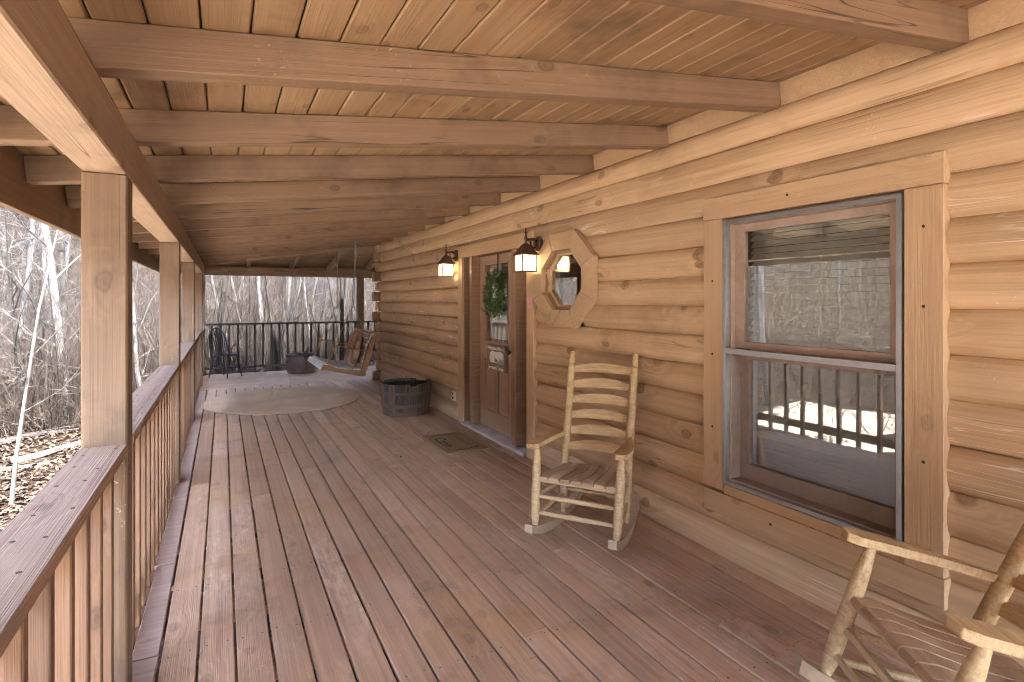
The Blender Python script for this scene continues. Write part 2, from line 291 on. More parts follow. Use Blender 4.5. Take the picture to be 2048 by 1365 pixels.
# ------------------------------------------------------------------ geometry helpers
WM = {}                                    # world matrix of every object built
class MB:
    def __init__(s): s.v = []; s.f = []
    def box(s, x0, x1, y0, y1, z0, z1):
        b = len(s.v)
        s.v += [(x0, y0, z0), (x1, y0, z0), (x1, y1, z0), (x0, y1, z0), (x0, y0, z1), (x1, y0, z1), (x1, y1, z1), (x0, y1, z1)]
        s.f += [tuple(b + i for i in q) for q in ((3, 2, 1, 0), (4, 5, 6, 7), (0, 1, 5, 4), (1, 2, 6, 5), (2, 3, 7, 6), (3, 0, 4, 7))]
        return s
    def prism(s, poly, axis, a, b_):
        """poly of 2D points in the other two axes (in x,y,z order), extruded along axis"""
        n = len(poly); b = len(s.v)
        for t in (a, b_):
            for p in poly:
                q = list(p); q.insert(axis, t); s.v.append(tuple(q))
        s.f.append(tuple(b + i for i in range(n))); s.f.append(tuple(b + n + i for i in reversed(range(n))))
        for i in range(n):
            j = (i + 1) % n; s.f.append((b + i, b + n + i, b + n + j, b + j))
        return s
    def tube(s, pts, rad, n=6, cap=True):
        pts = [Vector(p) for p in pts]
        if not hasattr(rad, '__len__'): rad = [rad] * len(pts)
        up = None; base = len(s.v)
        for i, p in enumerate(pts):
            d = (pts[min(i + 1, len(pts) - 1)] - pts[max(i - 1, 0)])
            d = d.normalized() if d.length > 1e-9 else Vector((0, 0, 1))
            if up is None: up = d.orthogonal().normalized()
            up = (up - d * up.dot(d)); up = up.normalized() if up.length > 1e-6 else d.orthogonal().normalized()
            sd_ = d.cross(up)
            for k in range(n):
                a = 2 * math.pi * k / n
                s.v.append(tuple(p + (up * math.cos(a) + sd_ * math.sin(a)) * rad[i]))
        for i in range(len(pts) - 1):
            for k in range(n):
                a = base + i * n + k; b = base + i * n + (k + 1) % n
                s.f.append((a, b, b + n, a + n))
        if cap:
            s.f.append(tuple(base + k for k in reversed(range(n))))
            e = base + (len(pts) - 1) * n; s.f.append(tuple(e + k for k in range(n)))
        return s
    def lathe(s, prof, n=24, c=(0, 0), cap=True, sx=1, sy=1):
        base = len(s.v)
        for r, z in prof:
            for k in range(n):
                a = 2 * math.pi * k / n; s.v.append((c[0] + r * sx * math.cos(a), c[1] + r * sy * math.sin(a), z))
        for i in range(len(prof) - 1):
            for k in range(n):
                a = base + i * n + k; b = base + i * n + (k + 1) % n
                s.f.append((a, b, b + n, a + n))
        if cap:
            s.f.append(tuple(base + k for k in reversed(range(n))))
            e = base + (len(prof) - 1) * n; s.f.append(tuple(e + k for k in range(n)))
        return s
    def mesh(s, name, mat=None, smooth=False, bevel=0.0):
        me = bpy.data.meshes.new(name); me.from_pydata(s.v, [], s.f)
        bm = bmesh.new(); bm.from_mesh(me)
        if bevel: bmesh.ops.bevel(bm, geom=bm.edges[:], offset=bevel, segments=1, affect='EDGES', clamp_overlap=True)
        bmesh.ops.recalc_face_normals(bm, faces=bm.faces[:]); bm.to_mesh(me); bm.free()
        if mat: me.materials.append(M[mat])
        if smooth:
            me.polygons.foreach_set('use_smooth', [True] * len(me.polygons))
            if hasattr(me, 'set_sharp_from_angle'): me.set_sharp_from_angle(angle=R(40))
        return me
    def build(s, name, mat, parent=None, mx=None, smooth=False, bevel=0.0):
        return put(name, s.mesh(name, mat, smooth, bevel), parent, mx)

def put(name, mesh, parent=None, mx=None):
    """mx is the piece's place in the world"""
    o = bpy.data.objects.new(name, mesh); COL.objects.link(o)
    mx = mx or Matrix.Identity(4); WM[o] = mx
    if parent is not None:
        o.parent = parent; o.matrix_parent_inverse = WM[parent].inverted()
    o.matrix_basis = mx
    return o
def tag(o, label, cat, group=None):
    o['label'] = label; o['category'] = cat
    if group: o['group'] = group
    return o
def kind(o, k): o['kind'] = k; return o
def thing(name, loc, label, cat, group=None, rz=0):
    o = bpy.data.objects.new(name, None); COL.objects.link(o); o.empty_display_size = 0.1
    mx = Matrix.Translation(loc) @ Matrix.Rotation(rz, 4, 'Z'); WM[o] = mx; o.matrix_basis = mx
    return tag(o, label, cat, group)
def copy_tree(o, mx, label=None):
    """copy a thing, its parts and their sub-parts to a new place"""
    c = o.copy(); COL.objects.link(c); c.matrix_basis = mx; WM[c] = mx
    if label: c['label'] = label
    for ch in list(o.children):
        p = ch.copy(); COL.objects.link(p); p.parent = c
        for g in list(ch.children):
            q = g.copy(); COL.objects.link(q); q.parent = p
    return c
_cache = {}
def bar_mesh(l, a, b, mat, ch=0.004):
    """chamfered bar: length along local X, a along Y, b along Z, centred"""
    key = (round(l, 4), round(a, 4), round(b, 4), mat, ch)
    if key not in _cache:
        m = MB().box(-l / 2, l / 2, -a / 2, a / 2, -b / 2, b / 2)
        _cache[key] = m.mesh('bar', mat, bevel=min(ch, a * 0.3, b * 0.3))
    return _cache[key]
def frame(p, q, roll_up=(0, 0, 1)):
    p = Vector(p); q = Vector(q); x = (q - p).normalized(); up = Vector(roll_up)
    y = up.cross(x)
    if y.length < 1e-6: y = Vector((0, 1, 0)).cross(x)
    y.normalize(); z = x.cross(y)
    m = Matrix((x, y, z)).transposed().to_4x4(); m.translation = (p + q) / 2
    return m, (q - p).length
def bar(name, p, q, a, b, mat, parent=None, up=(0, 0, 1), ch=0.004):
    m, l = frame(p, q, up)
    return put(name, bar_mesh(l, a, b, mat, ch), parent, m)
def text_mesh(name, body, size, mat, ext=0.002, bold=0.0):
    c = bpy.data.curves.new(name, 'FONT'); c.body = body; c.size = size; c.extrude = ext; c.offset = bold
    c.align_x = 'CENTER'; c.align_y = 'CENTER'; c.resolution_u = 3
    o = bpy.data.objects.new(name, c); COL.objects.link(o)
    bpy.context.view_layer.update()
    me = bpy.data.meshes.new_from_object(o.evaluated_get(bpy.context.evaluated_depsgraph_get()))
    bpy.data.objects.remove(o); bpy.data.curves.remove(c)
    me.materials.clear(); me.materials.append(M[mat]); return me

# ------------------------------------------------------------------ ground
def ground_z(x, y):
    x = np.asarray(x, float); y = np.asarray(y, float)
    dl = np.maximum(0, -x - 3.2); dy = np.maximum(0, y - 15.0); db = np.maximum(0, -y - 12); dr = np.maximum(0, x - 18)
    r = np.sqrt(dl ** 2 + dy ** 2)
    z = -1.05 + 0.5 * np.maximum(0, r - 1.5) * np.clip(r / 14, 0.35, 1.0)
    z = np.minimum(z, 42 + 0.02 * r)
    r2 = np.sqrt(db ** 2 + dr ** 2); z = z + 0.05 * r2 * (r < 1)
    z = z + 0.16 * np.sin(x * 0.9 + 1.3 * np.sin(y * 0.5)) * np.sin(y * 0.8 + 0.7) * np.clip(r / 3, 0, 1.5) * 0.8 + 0.05 * np.sin(x * 2.7) * np.sin(y * 2.3)
    return z
def gz(x, y): return float(ground_z(x, y))
def grid_axis():
    a = np.concatenate([np.arange(-40, 40, 0.8), np.arange(40, 120, 5), np.arange(120, 401, 40)])
    return np.unique(np.concatenate([a, -a]))
ax = grid_axis(); gx, gy = np.meshgrid(ax, ax); zz = ground_z(gx, gy)
nv = len(ax); verts = np.stack([gx, gy, zz], -1).reshape(-1, 3)
idx = np.arange(nv * nv).reshape(nv, nv)
faces = np.stack([idx[:-1, :-1], idx[:-1, 1:], idx[1:, 1:], idx[1:, :-1]], -1).reshape(-1, 4)
def np_mesh(name, verts, faces, mat, smooth=False):
    me = bpy.data.meshes.new(name); k = faces.shape[1]; nf = len(faces)
    me.vertices.add(len(verts)); me.vertices.foreach_set('co', verts.astype(np.float32).ravel())
    me.loops.add(nf * k); me.loops.foreach_set('vertex_index', faces.astype(np.int32).ravel())
    me.polygons.add(nf); me.polygons.foreach_set('loop_start', np.arange(0, nf * k, k, dtype=np.int32))
    me.polygons.foreach_set('use_smooth', np.full(nf, smooth)); me.materials.append(M[mat]); me.update(calc_edges=True)
    return me
kind(put('ground', np_mesh('ground', verts, faces, 'ground', True)), 'structure')

def strip(x0, x1, y0, y1, step, lift):
    xa = np.arange(x0, x1 + .01, step); ya = np.arange(y0, y1 + .01, step); X, Y = np.meshgrid(xa, ya)
    edge = (Y - y0) * 0 + 0
    V = np.stack([X + 0.25 * np.sin(Y * 1.1) + 0.12 * np.sin(Y * 2.9 + 1), Y, ground_z(X, Y) + lift], -1).reshape(-1, 3); i = np.arange(len(xa) * len(ya)).reshape(len(ya), len(xa))
    return V, np.stack([i[:-1, :-1], i[:-1, 1:], i[1:, 1:], i[1:, :-1]], -1).reshape(-1, 4)
V_, F_ = strip(-6.4, -1.25, -4.4, 8.3, 0.3, 0.02)  # pale ground beside the porch, made wide and bright as a light bounce
kind(put('bounce_yard', np_mesh('bounce_yard', V_, F_, 'bounce_yard', True)), 'structure')
V_, F_ = strip(-1.0, 9.0, 13.9, 16.0, 0.3, 0.021)  # pale strip added past the far railing, bounces light under the roof
kind(put('bounce_yard', np_mesh('bounce_yard', V_, F_, 'bounce_yard', True)), 'structure')
V_, F_ = strip(-14.0, 12.0, -26, -4.41, 0.6, 0.02)  # unseen pale gravel added behind the camera to bounce light into the porch
kind(put('bounce_gravel', np_mesh('bounce_gravel', V_, F_, 'gravel', True)), 'structure')

# ------------------------------------------------------------------ dimensions of the porch
WX = 2.655                                  # crown of the logs, facing the porch
Y0, YC = -4.0, 10.66                        # near end of the house (behind the camera) and its corner
RAIL_Y = 12.86                              # far railing
PX0, PX1 = -0.466, -0.323                   # posts and beam, outer and inner face
SL = 0.1213                                 # roof slope, up towards the house
def raf_z(x): return 2.263 + SL * x         # underside of the rafters
def ceil_z(x): return raf_z(x) + 0.14       # underside of the ceiling boards
def hip_x(y): return 2.68 - (y - 10.55) * 1.3276
def far_z(y): return 2.728 - 0.1612 * (y - 10.55)
CA = math.cos(math.atan(SL)); SLA = math.atan(SL)

# ------------------------------------------------------------------ deck
deck = bpy.data.objects.new('porch_floor', None); COL.objects.link(deck); WM[deck] = Matrix.Identity(4); kind(deck, 'structure')
PITCH = 0.1457
joints = {}
for k in range(20):
    x0 = -0.241 + PITCH * k; y = Y0; first = True
    while y < 10.74:
        l = rnd.choice((2.4, 3.0, 3.66, 4.27, 4.88)) if not first else rnd.uniform(1.0, 4.2); first = False
        e = min(10.745, y + l)
        if 10.745 - e < 0.6: e = 10.745
        wd = PITCH - 0.0095 - rnd.uniform(0, 0.003)
        m = Matrix.Translation((x0 + PITCH / 2 + rnd.uniform(-0.0008, 0.0008), (y + e) / 2, -0.0145 + rnd.uniform(-0.0012, 0.0012))) @ Matrix.Rotation(R(90) + rnd.uniform(-1, 1) * 0.0004, 4, 'Z') @ Matrix.Rotation(rnd.uniform(-1, 1) * 0.006, 4, 'X')
        put('deck_board', bar_mesh(e - y - 0.003, wd, 0.029, 'deck', 0.0035), deck, m)
        y = e
# outermost board: short paler lengths, not quite straight
y = Y0
for e, a, b in ((0.9, 0.0, 0.0), (2.85, 0.004, 0.0), (3.80, 0.0, -0.012), (5.06, 0.0, -0.010), (6.9, 0.004, -0.008), (8.9, 0.0, -0.008), (10.745, 0.0, 0.0)):
    mb = MB(); xo = -0.352
    mb.prism([(xo + a, y + 0.006), (-0.2475, y + 0.006), (-0.2475, e - 0.006), (xo - b, e - 0.006)], 2, -0.03, -0.001)
    mb.build('deck_board', 'deck_edge', deck, bevel=0.004); y = e
y = 10.755
for k in range(15):
    wd = 0.1395; x = PX1 - 0.05
    cuts = [x] + sorted(rnd.uniform(0.5, 6.0) for _ in range(1)) + [8.0]
    for a, b in zip(cuts[:-1], cuts[1:]):
        put('deck_board', bar_mesh(round(b - a - 0.004, 2), wd, 0.029, 'deck', 0.0035), deck, Matrix.Translation(((a + b) / 2, y + 0.0728, -0.0145 + rnd.uniform(-0.001, 0.001))))
    y += PITCH
for yy in np.arange(Y0 + .1, 10.6, 0.61):       # joists under the boards
    bar('joist', (-0.36, yy, -0.135), (2.6, yy, -0.135), 0.04, 0.19, 'deck', deck)
bar('rim_board', (-0.365, Y0, -0.15), (-0.365, RAIL_Y + 0.1, -0.15), 0.04, 0.23, 'picket', deck)
bar('rim_board', (-0.36, RAIL_Y + 0.12, -0.15), (8.0, RAIL_Y + 0.12, -0.15), 0.04, 0.23, 'picket', deck)

mb = MB()
for k in range(20):
    for yy in np.arange(Y0 + .1, 10.6, 0.61):
        for dx in (0.03, PITCH - 0.03):
            x_, y_, r_ = -0.241 + PITCH * k + dx + rnd.uniform(-.006, .006), yy + rnd.uniform(-.012, .012), 0.0042
            b = len(mb.v); mb.v += [(x_ + r_ * math.cos(a), y_ + r_ * math.sin(a), 0.0016) for a in (0, 1.05, 2.09, 3.14, 4.19, 5.24)]; mb.f.append(tuple(b + i for i in range(6)))
kind(put('deck_screws', mb.mesh('deck_screws', 'nail'), deck), 'stuff')

# ------------------------------------------------------------------ log cabin
cabin = thing('log_cabin', (WX + 0.1, YC, 0), 'tan stained log cabin wall with door, octagonal window and sash window along the porch', 'house')
SEAM = [-0.03] + [0.1885 * k for k in range(1, 14)] + [2.60]
def log_mesh(l, hgt, seed, deep=0.040, end_round=(False, False)):
    rr = random.Random(seed); nseg = max(2, int(l / 0.22)); prof = 9; mb = MB()
    ph = [rr.uniform(0, 6.28) for _ in range(5)]
    for i in range(nseg + 1):
        t = i / nseg; x = -l / 2 + l * t
        wob = 0.0035 * math.sin(x * 2.1 + ph[0]) + 0.0025 * math.sin(x * 5.3 + ph[1]) + rr.uniform(-0.001, 0.001)
        sag = 0.003 * math.sin(x * 1.7 + ph[2])
        sc = 1.0
        if (end_round[0] and i == 0) or (end_round[1] and i == nseg): sc = 0.86
        for j in range(prof):
            a = math.pi * (j / (prof - 1)); zz_ = -math.cos(a)
            bul = (math.sin(a) ** 1.15) * deep + (wob if 0 < j < prof - 1 else 0)
            mb.v.append((x, bul * sc, (zz_ * hgt / 2) * sc + sag))
        mb.v.append((x, -0.09, hgt / 2 * sc + sag)); mb.v.append((x, -0.09, -hgt / 2 * sc + sag))
    n = prof + 2
    for i in range(nseg):
        for j in range(n):
            a = i * n + j; b = i * n + (j + 1) % n; mb.f.append((a, b, b + n, a + n))
    mb.f.append(tuple(range(n))); mb.f.append(tuple(nseg * n + j for j in reversed(range(n))))
    return mb.mesh('log', 'log', smooth=True)
# openings in the wall: (y0, y1, z0, z1)
OPEN = [(1.27, 2.39, 0.40, 2.06), (4.66, 6.42, 0.0, 2.06), (3.80, 4.35, 1.42, 2.02)]
for k in range(14):
    z0, z1 = SEAM[k], SEAM[k + 1]; zm = (z0 + z1) / 2
    ends = YC + (0.20 if k % 2 == 1 else 0.0)
    spans = [(Y0, ends)]
    for a, b, c0, c1 in OPEN:
        if c0 < z1 - 0.01 and c1 > z0 + 0.01:
            new = []
            for s, e in spans:
                if b <= s or a >= e: new.append((s, e)); continue
                if a > s: new.append((s, a))
                if b < e: new.append((b, e))
            spans = new
    for i, (s, e) in enumerate(spans):
        # local +Y of the log is the bulge and must look towards -X
        m = Matrix.Translation((WX + 0.040, (s + e) / 2, zm)) @ Matrix.Rotation(R(90), 4, 'Z')
        far = e == ends
        put('log', log_mesh(e - s, z1 - z0 + 0.004, k * 10 + i, end_round=(False, far)), cabin, m)
    if k % 2 == 0:                           # squared ends of the crossing logs at the corner
        bar('log_end', (2.535, YC - 0.09, zm), (2.95, YC - 0.09, zm), 0.155, z1 - z0 - 0.012, 'jamb', cabin, ch=0.01)
    else:
        bar('log_end', (2.60, YC - 0.06, zm), (2.95, YC - 0.06, zm), 0.10, z1 - z0 - 0.02, 'log', cabin, ch=0.02)
for k in range(14):                          # far gable side of the cabin
    z0, z1 = SEAM[k], SEAM[k + 1]
    bar('log', (2.96, YC - 0.06, (z0 + z1) / 2), (9.5, YC - 0.06, (z0 + z1) / 2), 0.14, z1 - z0 - 0.004, 'log', cabin, ch=0.02)
mb = MB(); mb.box(2.86, 9.5, Y0, YC - 0.14, -0.9, -0.06); mb.build('foundation', 'roofing', cabin)
mb = MB(); mb.box(2.685, 2.72, Y0, YC - 0.15, 2.601, 2.78); mb.build('frieze_board', 'trim', cabin)
# dark room behind the windows
mb = MB()
for bx in ((3.9, 3.95, Y0 + 0.1, YC - 0.2, 0, 2.7), (2.81, 3.95, Y0 + 0.1, YC - 0.2, -0.05, -0.001), (2.81, 3.95, Y0 + 0.1, YC - 0.2, 2.7, 2.75)): mb.box(*bx)
mb.build('room', 'room', cabin)
mb = MB()                                     # main roof above the porch roof
mb.prism([(2.70, 2.80), (6.3, 5.1), (9.9, 2.80), (9.9, 2.86), (6.3, 5.2), (2.70, 2.88)], 1, Y0 - 0.4, YC + 0.5)
mb.build('roof', 'roofing', cabin)
mb = MB(); mb.prism([(2.75, 2.74), (9.6, 2.74), (6.3, 4.95)], 1, YC - 0.12, YC - 0.05); mb.build('gable', 'log', cabin)
mb = MB(); mb.prism([(2.75, 0), (9.6, 0), (9.6, 2.74), (6.3, 4.95), (2.75, 2.74)], 1, Y0 + 0.0, Y0 + 0.08); mb.build('gable', 'log', cabin)

# sash window beside the rocking chairs
FX = 2.630                                    # face of the casing boards
win = MB()
wy0, wy1, wz0, wz1 = 1.345, 2.318, 0.462, 2.014
f = 0.022
for bx in ((wy0, wy1, wz1 - f, wz1), (wy0, wy1, wz0, wz0 + f)): win.box(2.624, 2.66, bx[0], bx[1], bx[2], bx[3])
for a in (wy0, wy1 - f): win.box(2.624, 2.66, a, a + f, wz0 + f, wz1 - f)
win.box(2.622, 2.656, wy0 + f, wy1 - f, 1.232, 1.262)
window = win.build('window', 'alu', cabin)
def casing(y0, y1, z0, z1, x=FX, t=0.05, par=window, mat='trim', name='casing_board'):
    if z1 - z0 > y1 - y0: bar(name, (x + t / 2, (y0 + y1) / 2, z0), (x + t / 2, (y0 + y1) / 2, z1), y1 - y0, t, mat, par, up=(-1, 0, 0), ch=0.003)
    else: bar(name, (x + t / 2, y0, (z0 + z1) / 2), (x + t / 2, y1, (z0 + z1) / 2), t, z1 - z0, mat, par, ch=0.003)
casing(1.185, 2.475, 2.032, 2.165); casing(1.187, 1.338, 0.395, 2.03); casing(2.325, 2.472, 0.412, 2.03)
casing(1.185, 2.475, 0.265, 0.392, x=2.634); casing(1.338, 2.325, 0.394, 0.452, x=2.640, t=0.06)
casing(1.338, 2.325, 2.017, 2.031, x=2.66, t=0.04, mat='jamb'); 
mb = MB()
for y0, y1, z0, z1, x in ((1.37, 2.29, 1.262, 1.99, 2.70), (1.37, 2.29, 0.49, 1.24, 2.74)):
    s_ = 0.062; b_ = 0.09 if z0 < 1 else 0.04
    mb.box(x, x + 0.035, y0, y0 + s_, z0, z1); mb.box(x, x + 0.035, y1 - s_, y1, z0, z1)
    mb.box(x, x + 0.035, y0 + s_, y1 - s_, z0, z0 + b_); mb.box(x, x + 0.035, y0 + s_, y1 - s_, z1 - 0.045, z1)
mb.build('sash', 'sash', window)
mb = MB()
mb.box(2.662, 2.80, 1.341, 1.369, 0.44, 2.016); mb.box(2.662, 2.80, 2.291, 2.318, 0.44, 2.016)
mb.box(2.662, 2.80, 1.37, 2.29, 1.991, 2.016); mb.box(2.662, 2.80, 1.37, 2.29, 0.44, 0.489)
mb.build('window_jamb', 'sash', window)
MB().box(2.716, 2.720, 1.432, 2.228, 1.302, 1.945).build('pane', 'glass', window)
MB().box(2.756, 2.760, 1.432, 2.228, 0.58, 1.195).build('pane', 'glass', window)
MB().box(2.668, 2.669, 1.37, 2.29, 0.485, 1.232).build('insect_screen', 'screen', window)
for k in range(38):
    z = 0.53 + k * 0.0385
    put('blind_slat', bar_mesh(0.90, 0.050, 0.003, 'blind', 0.001), window, Matrix.Translation((2.835, 1.83, z)) @ Matrix.Rotation(R(90), 4, 'Z') @ Matrix.Rotation(R(-48), 4, 'X'))
bar('blind_headrail', (2.835, 1.38, 1.985), (2.835, 2.28, 1.985), 0.06, 0.05, 'blind', window)
for yy in (1.55, 1.83, 2.11): MB().tube([(2.806, yy, 0.5), (2.806, yy, 1.97)], 0.0016, 4).build('blind_cord', 'blind', window)
for yy, zz_ in ((1.262, 1.52), (1.262, 0.86), (1.262, 1.86), (2.40, 1.66), (2.40, 1.22), (2.40, 0.78), (1.9, 2.10), (1.5, 0.33), (2.0, 0.33)):
    MB().lathe([(0.007, -0.002), (0.006, 0.002)], 8).build('nail_head', 'nail', window, Matrix.Translation((FX - 0.001, yy, zz_)) @ Matrix.Rotation(R(-90), 4, 'Y'))

# octagonal window
oy, oz = 4.075, 1.722
def octo(hw, hh, kx=0.44, kz=0.42): return [(oy - hw * kx, oz + hh), (oy + hw * kx, oz + hh), (oy + hw, oz + hh * kz), (oy + hw, oz - hh * kz), (oy + hw * kx, oz - hh), (oy - hw * kx, oz - hh), (oy - hw, oz - hh * kz), (oy - hw, oz + hh * kz)]
def octo_ring_piece(mb, a, b, i, x0, x1):
    j = (i + 1) % 8; q = [a[i], a[j], b[j], b[i]]; mb.prism(q, 0, x0, x1)
A, B = octo(0.478, 0.418), octo(0.315, 0.262)
mb = MB(); C_ = octo(0.313, 0.26); D_ = octo(0.285, 0.236)
for i in range(8): octo_ring_piece(mb, C_, D_, i, 2.652, 2.76)
owin = mb.build('octagonal_window', 'jamb', cabin)
for i in range(8):
    mb = MB(); g = 0.0012
    ci = ((A[i][0] + A[(i + 1) % 8][0] + B[i][0] + B[(i + 1) % 8][0]) / 4, (A[i][1] + A[(i + 1) % 8][1] + B[i][1] + B[(i + 1) % 8][1]) / 4)
    sh = lambda p: (p[0] + (ci[0] - p[0]) * 0.006, p[1] + (ci[1] - p[1]) * 0.006)
    mb.prism([sh(A[i]), sh(A[(i + 1) % 8]), sh(B[(i + 1) % 8]), sh(B[i])], 0, 2.612, 2.665)
    me = mb.mesh('casing_board', 'trim', bevel=0.003); put('casing_board', me, owin)
mb = MB(); E_ = octo(0.284, 0.235); F_ = octo(0.232, 0.218)
for i in range(8): octo_ring_piece(mb, E_, F_, i, 2.668, 2.71)
mb.build('sash', 'trim', owin)
mb = MB(); mb.prism(octo(0.234, 0.22), 0, 2.685, 2.689); mb.build('pane', 'glass', owin)

# entrance: casing, jambs, side lights, threshold
ent = MB()
ent.box(2.638, 2.84, 6.08, 6.14, 0.05, 2.065); ent.box(2.638, 2.84, 4.96, 5.028, 0.05, 2.065)
ent.box(2.70, 2.84, 5.03, 5.17, 0.05, 2.065); ent.box(2.655, 2.84, 6.345, 6.36, 0.03, 2.065); ent.box(2.655, 2.84, 4.722, 4.737, 0.03, 2.065)
ent.box(2.655, 2.84, 4.722, 6.36, 2.066, 2.085)
entr = ent.build('door_frame', 'jamb', cabin, bevel=0.002)
casing(4.583, 4.720, 0.004, 2.066, x=2.632, par=entr); casing(6.362, 6.49, 0.004, 2.066, x=2.632, par=entr); casing(4.583, 6.49, 2.068, 2.212, x=2.630, par=entr)
bar('threshold', (2.74, 4.74, 0.018), (2.74, 6.34, 0.018), 0.26, 0.034, 'threshold', entr, ch=0.006)
for y0, y1 in ((4.74, 4.955), (6.145, 6.34)):
    mb = MB(); mb.box(2.765, 2.80, y0, y1, 0.06, 0.42); mb.box(2.765, 2.80, y0, y0 + 0.03, 0.42, 2.06); mb.box(2.765, 2.80, y1 - 0.03, y1, 0.42, 2.06); mb.box(2.765, 2.80, y0 + 0.03, y1 - 0.03, 1.98, 2.06)
    mb.build('sidelight', 'jamb', entr)
    MB().box(2.775, 2.779, y0 + 0.03, y1 - 0.03, 0.42, 1.98).build('pane', 'glass', entr)
# the door itself
dy0, dy1 = 5.175, 6.075
mb = MB()
mb.box(2.752, 2.795, dy0, 5.32, 0.055, 2.06); mb.box(2.752, 2.795, 5.94, dy1, 0.055, 2.06)
mb.box(2.752, 2.795, 5.32, 5.94, 1.967, 2.06); mb.box(2.752, 2.795, 5.32, 5.94, 0.86, 1.05); mb.box(2.752, 2.795, 5.32, 5.94, 0.055, 0.255)
mb.box(2.752, 2.795, 5.60, 5.66, 0.255, 0.86)
door = mb.build('door', 'door', cabin)
for a, b in ((5.32, 5.60), (5.66, 5.94)):
    mb = MB(); mb.box(2.772, 2.79, a, b, 0.255, 0.86); mb.build('door_panel', 'door', door)
    mb = MB(); mb.box(2.762, 2.7725, a + 0.035, b - 0.035, 0.29, 0.825); mb.build('raised_field', 'door', door, bevel=0.008)
MB().box(2.772, 2.776, 5.32, 5.94, 1.05, 1.967).build('pane', 'glass', door)
mb = MB()
for bx in ((5.32, 5.333, 1.05, 1.967), (5.927, 5.94, 1.05, 1.967), (5.333, 5.927, 1.05, 1.063), (5.333, 5.927, 1.954, 1.967)): mb.box(2.746, 2.77, *bx)
mb.build('glazing_bead', 'door', door)
for k in range(26):
    z = 1.13 + k * 0.032
    put('blind_slat', bar_mesh(0.60, 0.042, 0.003, 'blind', 0.001), door, Matrix.Translation((2.812, 5.63, z)) @ Matrix.Rotation(R(90), 4, 'Z') @ Matrix.Rotation(R(-80), 4, 'X'))
bar('blind_bottom_rail', (2.812, 5.33, 1.105), (2.812, 5.93, 1.105), 0.03, 0.025, 'blind', door)
mb = MB(); mb.lathe([(0.026, 0), (0.026, 0.006), (0.011, 0.008), (0.011, 0.03), (0.024, 0.036), (0.029, 0.05), (0.024, 0.064), (0.0, 0.068)], 14)
mb.build('door_knob', 'bronze', door, Matrix.Translation((2.752, 5.245, 0.98)) @ Matrix.Rotation(R(-90), 4, 'Y'), smooth=True)

# ------------------------------------------------------------------ porch roof
proof = thing('porch_roof', (PX1, 2.5, 2.03), 'sloping porch roof with brown rafters and tan board ceiling', 'porch roof')
RY = [1.123 + 0.853 * k for k in range(-5, 14)]
for y in RY:
    x1 = min(2.683, hip_x(y + 0.045)); x0 = -0.905
    z0, z1 = raf_z(x0) + 0.07, raf_z(x1) + 0.07
    bar('rafter', (x0, y + 0.045, z0), (x1, y + 0.045, z1), 0.09, 0.139, 'rafter', proof, ch=0.004)
bar('hip_rafter', (-0.93, 13.28, raf_z(-0.93) + 0.065), (2.68, 10.55, raf_z(2.68) + 0.065), 0.09, 0.139, 'beam', proof)
for x in (0.49, 1.34, 2.15, 2.97, 3.8, 4.65, 5.5):
    ys = 10.55 + (2.68 - x) / 1.3276 if x < 2.68 else YC + 0.02
    bar('rafter', (x, ys + 0.04, far_z(ys + 0.04) - 0.07), (x, 13.28, far_z(13.28) - 0.07), 0.06, 0.135, 'beam', proof)
cp = 0.1408; k = 0
x = -0.905
while x < 2.66:
    xa, xb = x, min(x + cp, 2.684)
    xm = (xa + xb) / 2; ye = 10.55 + (2.68 - xb) / 1.3276
    m = Matrix.Translation((xm, (Y0 + ye) / 2, ceil_z(xm) + 0.0105)) @ Matrix.Rotation(-SLA, 4, 'Y') @ Matrix.Rotation(R(90), 4, 'Z')
    put('ceiling_board', bar_mesh(ye - Y0, (xb - xa) / CA - 0.006, 0.019, 'ceiling', 0.006), proof, m)
    x += cp
y = 10.6; FSL = math.atan(0.1612)
while y < 13.3:
    ym = y + cp / 2; xs = max(-0.9, 2.68 - (y - 10.55) * 1.3276)
    m = Matrix.Translation(((xs + 8) / 2, ym, far_z(ym) + 0.0105)) @ Matrix.Rotation(-FSL, 4, 'X')
    put('ceiling_board', bar_mesh(round(8 - xs, 2), cp - 0.006, 0.019, 'ceiling', 0.006), proof, m)
    y += cp
mb = MB()
def roofquad(pts, t=0.03, up=0.026):
    b = len(mb.v)
    for p in pts: mb.v.append((p[0], p[1], p[2] + up))
    for p in pts: mb.v.append((p[0], p[1], p[2] + up + t))
    n = len(pts); mb.f.append(tuple(b + i for i in range(n))); mb.f.append(tuple(b + n + i for i in range(n)))
    for i in range(n): mb.f.append((b + i, b + (i + 1) % n, b + n + (i + 1) % n, b + n + i))
roofquad([(-0.98, Y0, ceil_z(-0.98)), (2.75, Y0, ceil_z(2.75)), (2.75, 10.5, ceil_z(2.75)), (-0.98, 13.31, ceil_z(-0.98))])
roofquad([(2.68, 10.552, far_z(10.552)), (8, 10.552, far_z(10.552)), (8, 13.36, far_z(13.36)), (-0.98, 13.36, far_z(13.36))])
mb.build('roof_sheathing', 'roofing', proof)
fz = raf_z(-0.93)
bar('fascia_board', (-0.930, Y0, fz - 0.0), (-0.930, 13.30, fz - 0.0), 0.038, 0.30, 'rafter', proof)
bar('fascia_board', (-0.90, 13.30, far_z(13.3) - 0.10), (8.0, 13.30, far_z(13.3) - 0.10), 0.038, 0.25, 'rafter', proof)
bz0, bz1 = 2.028, 2.218
splice = [Y0, -0.33, 2.63, 5.47, 8.26, 11.4, RAIL_Y + 0.07]
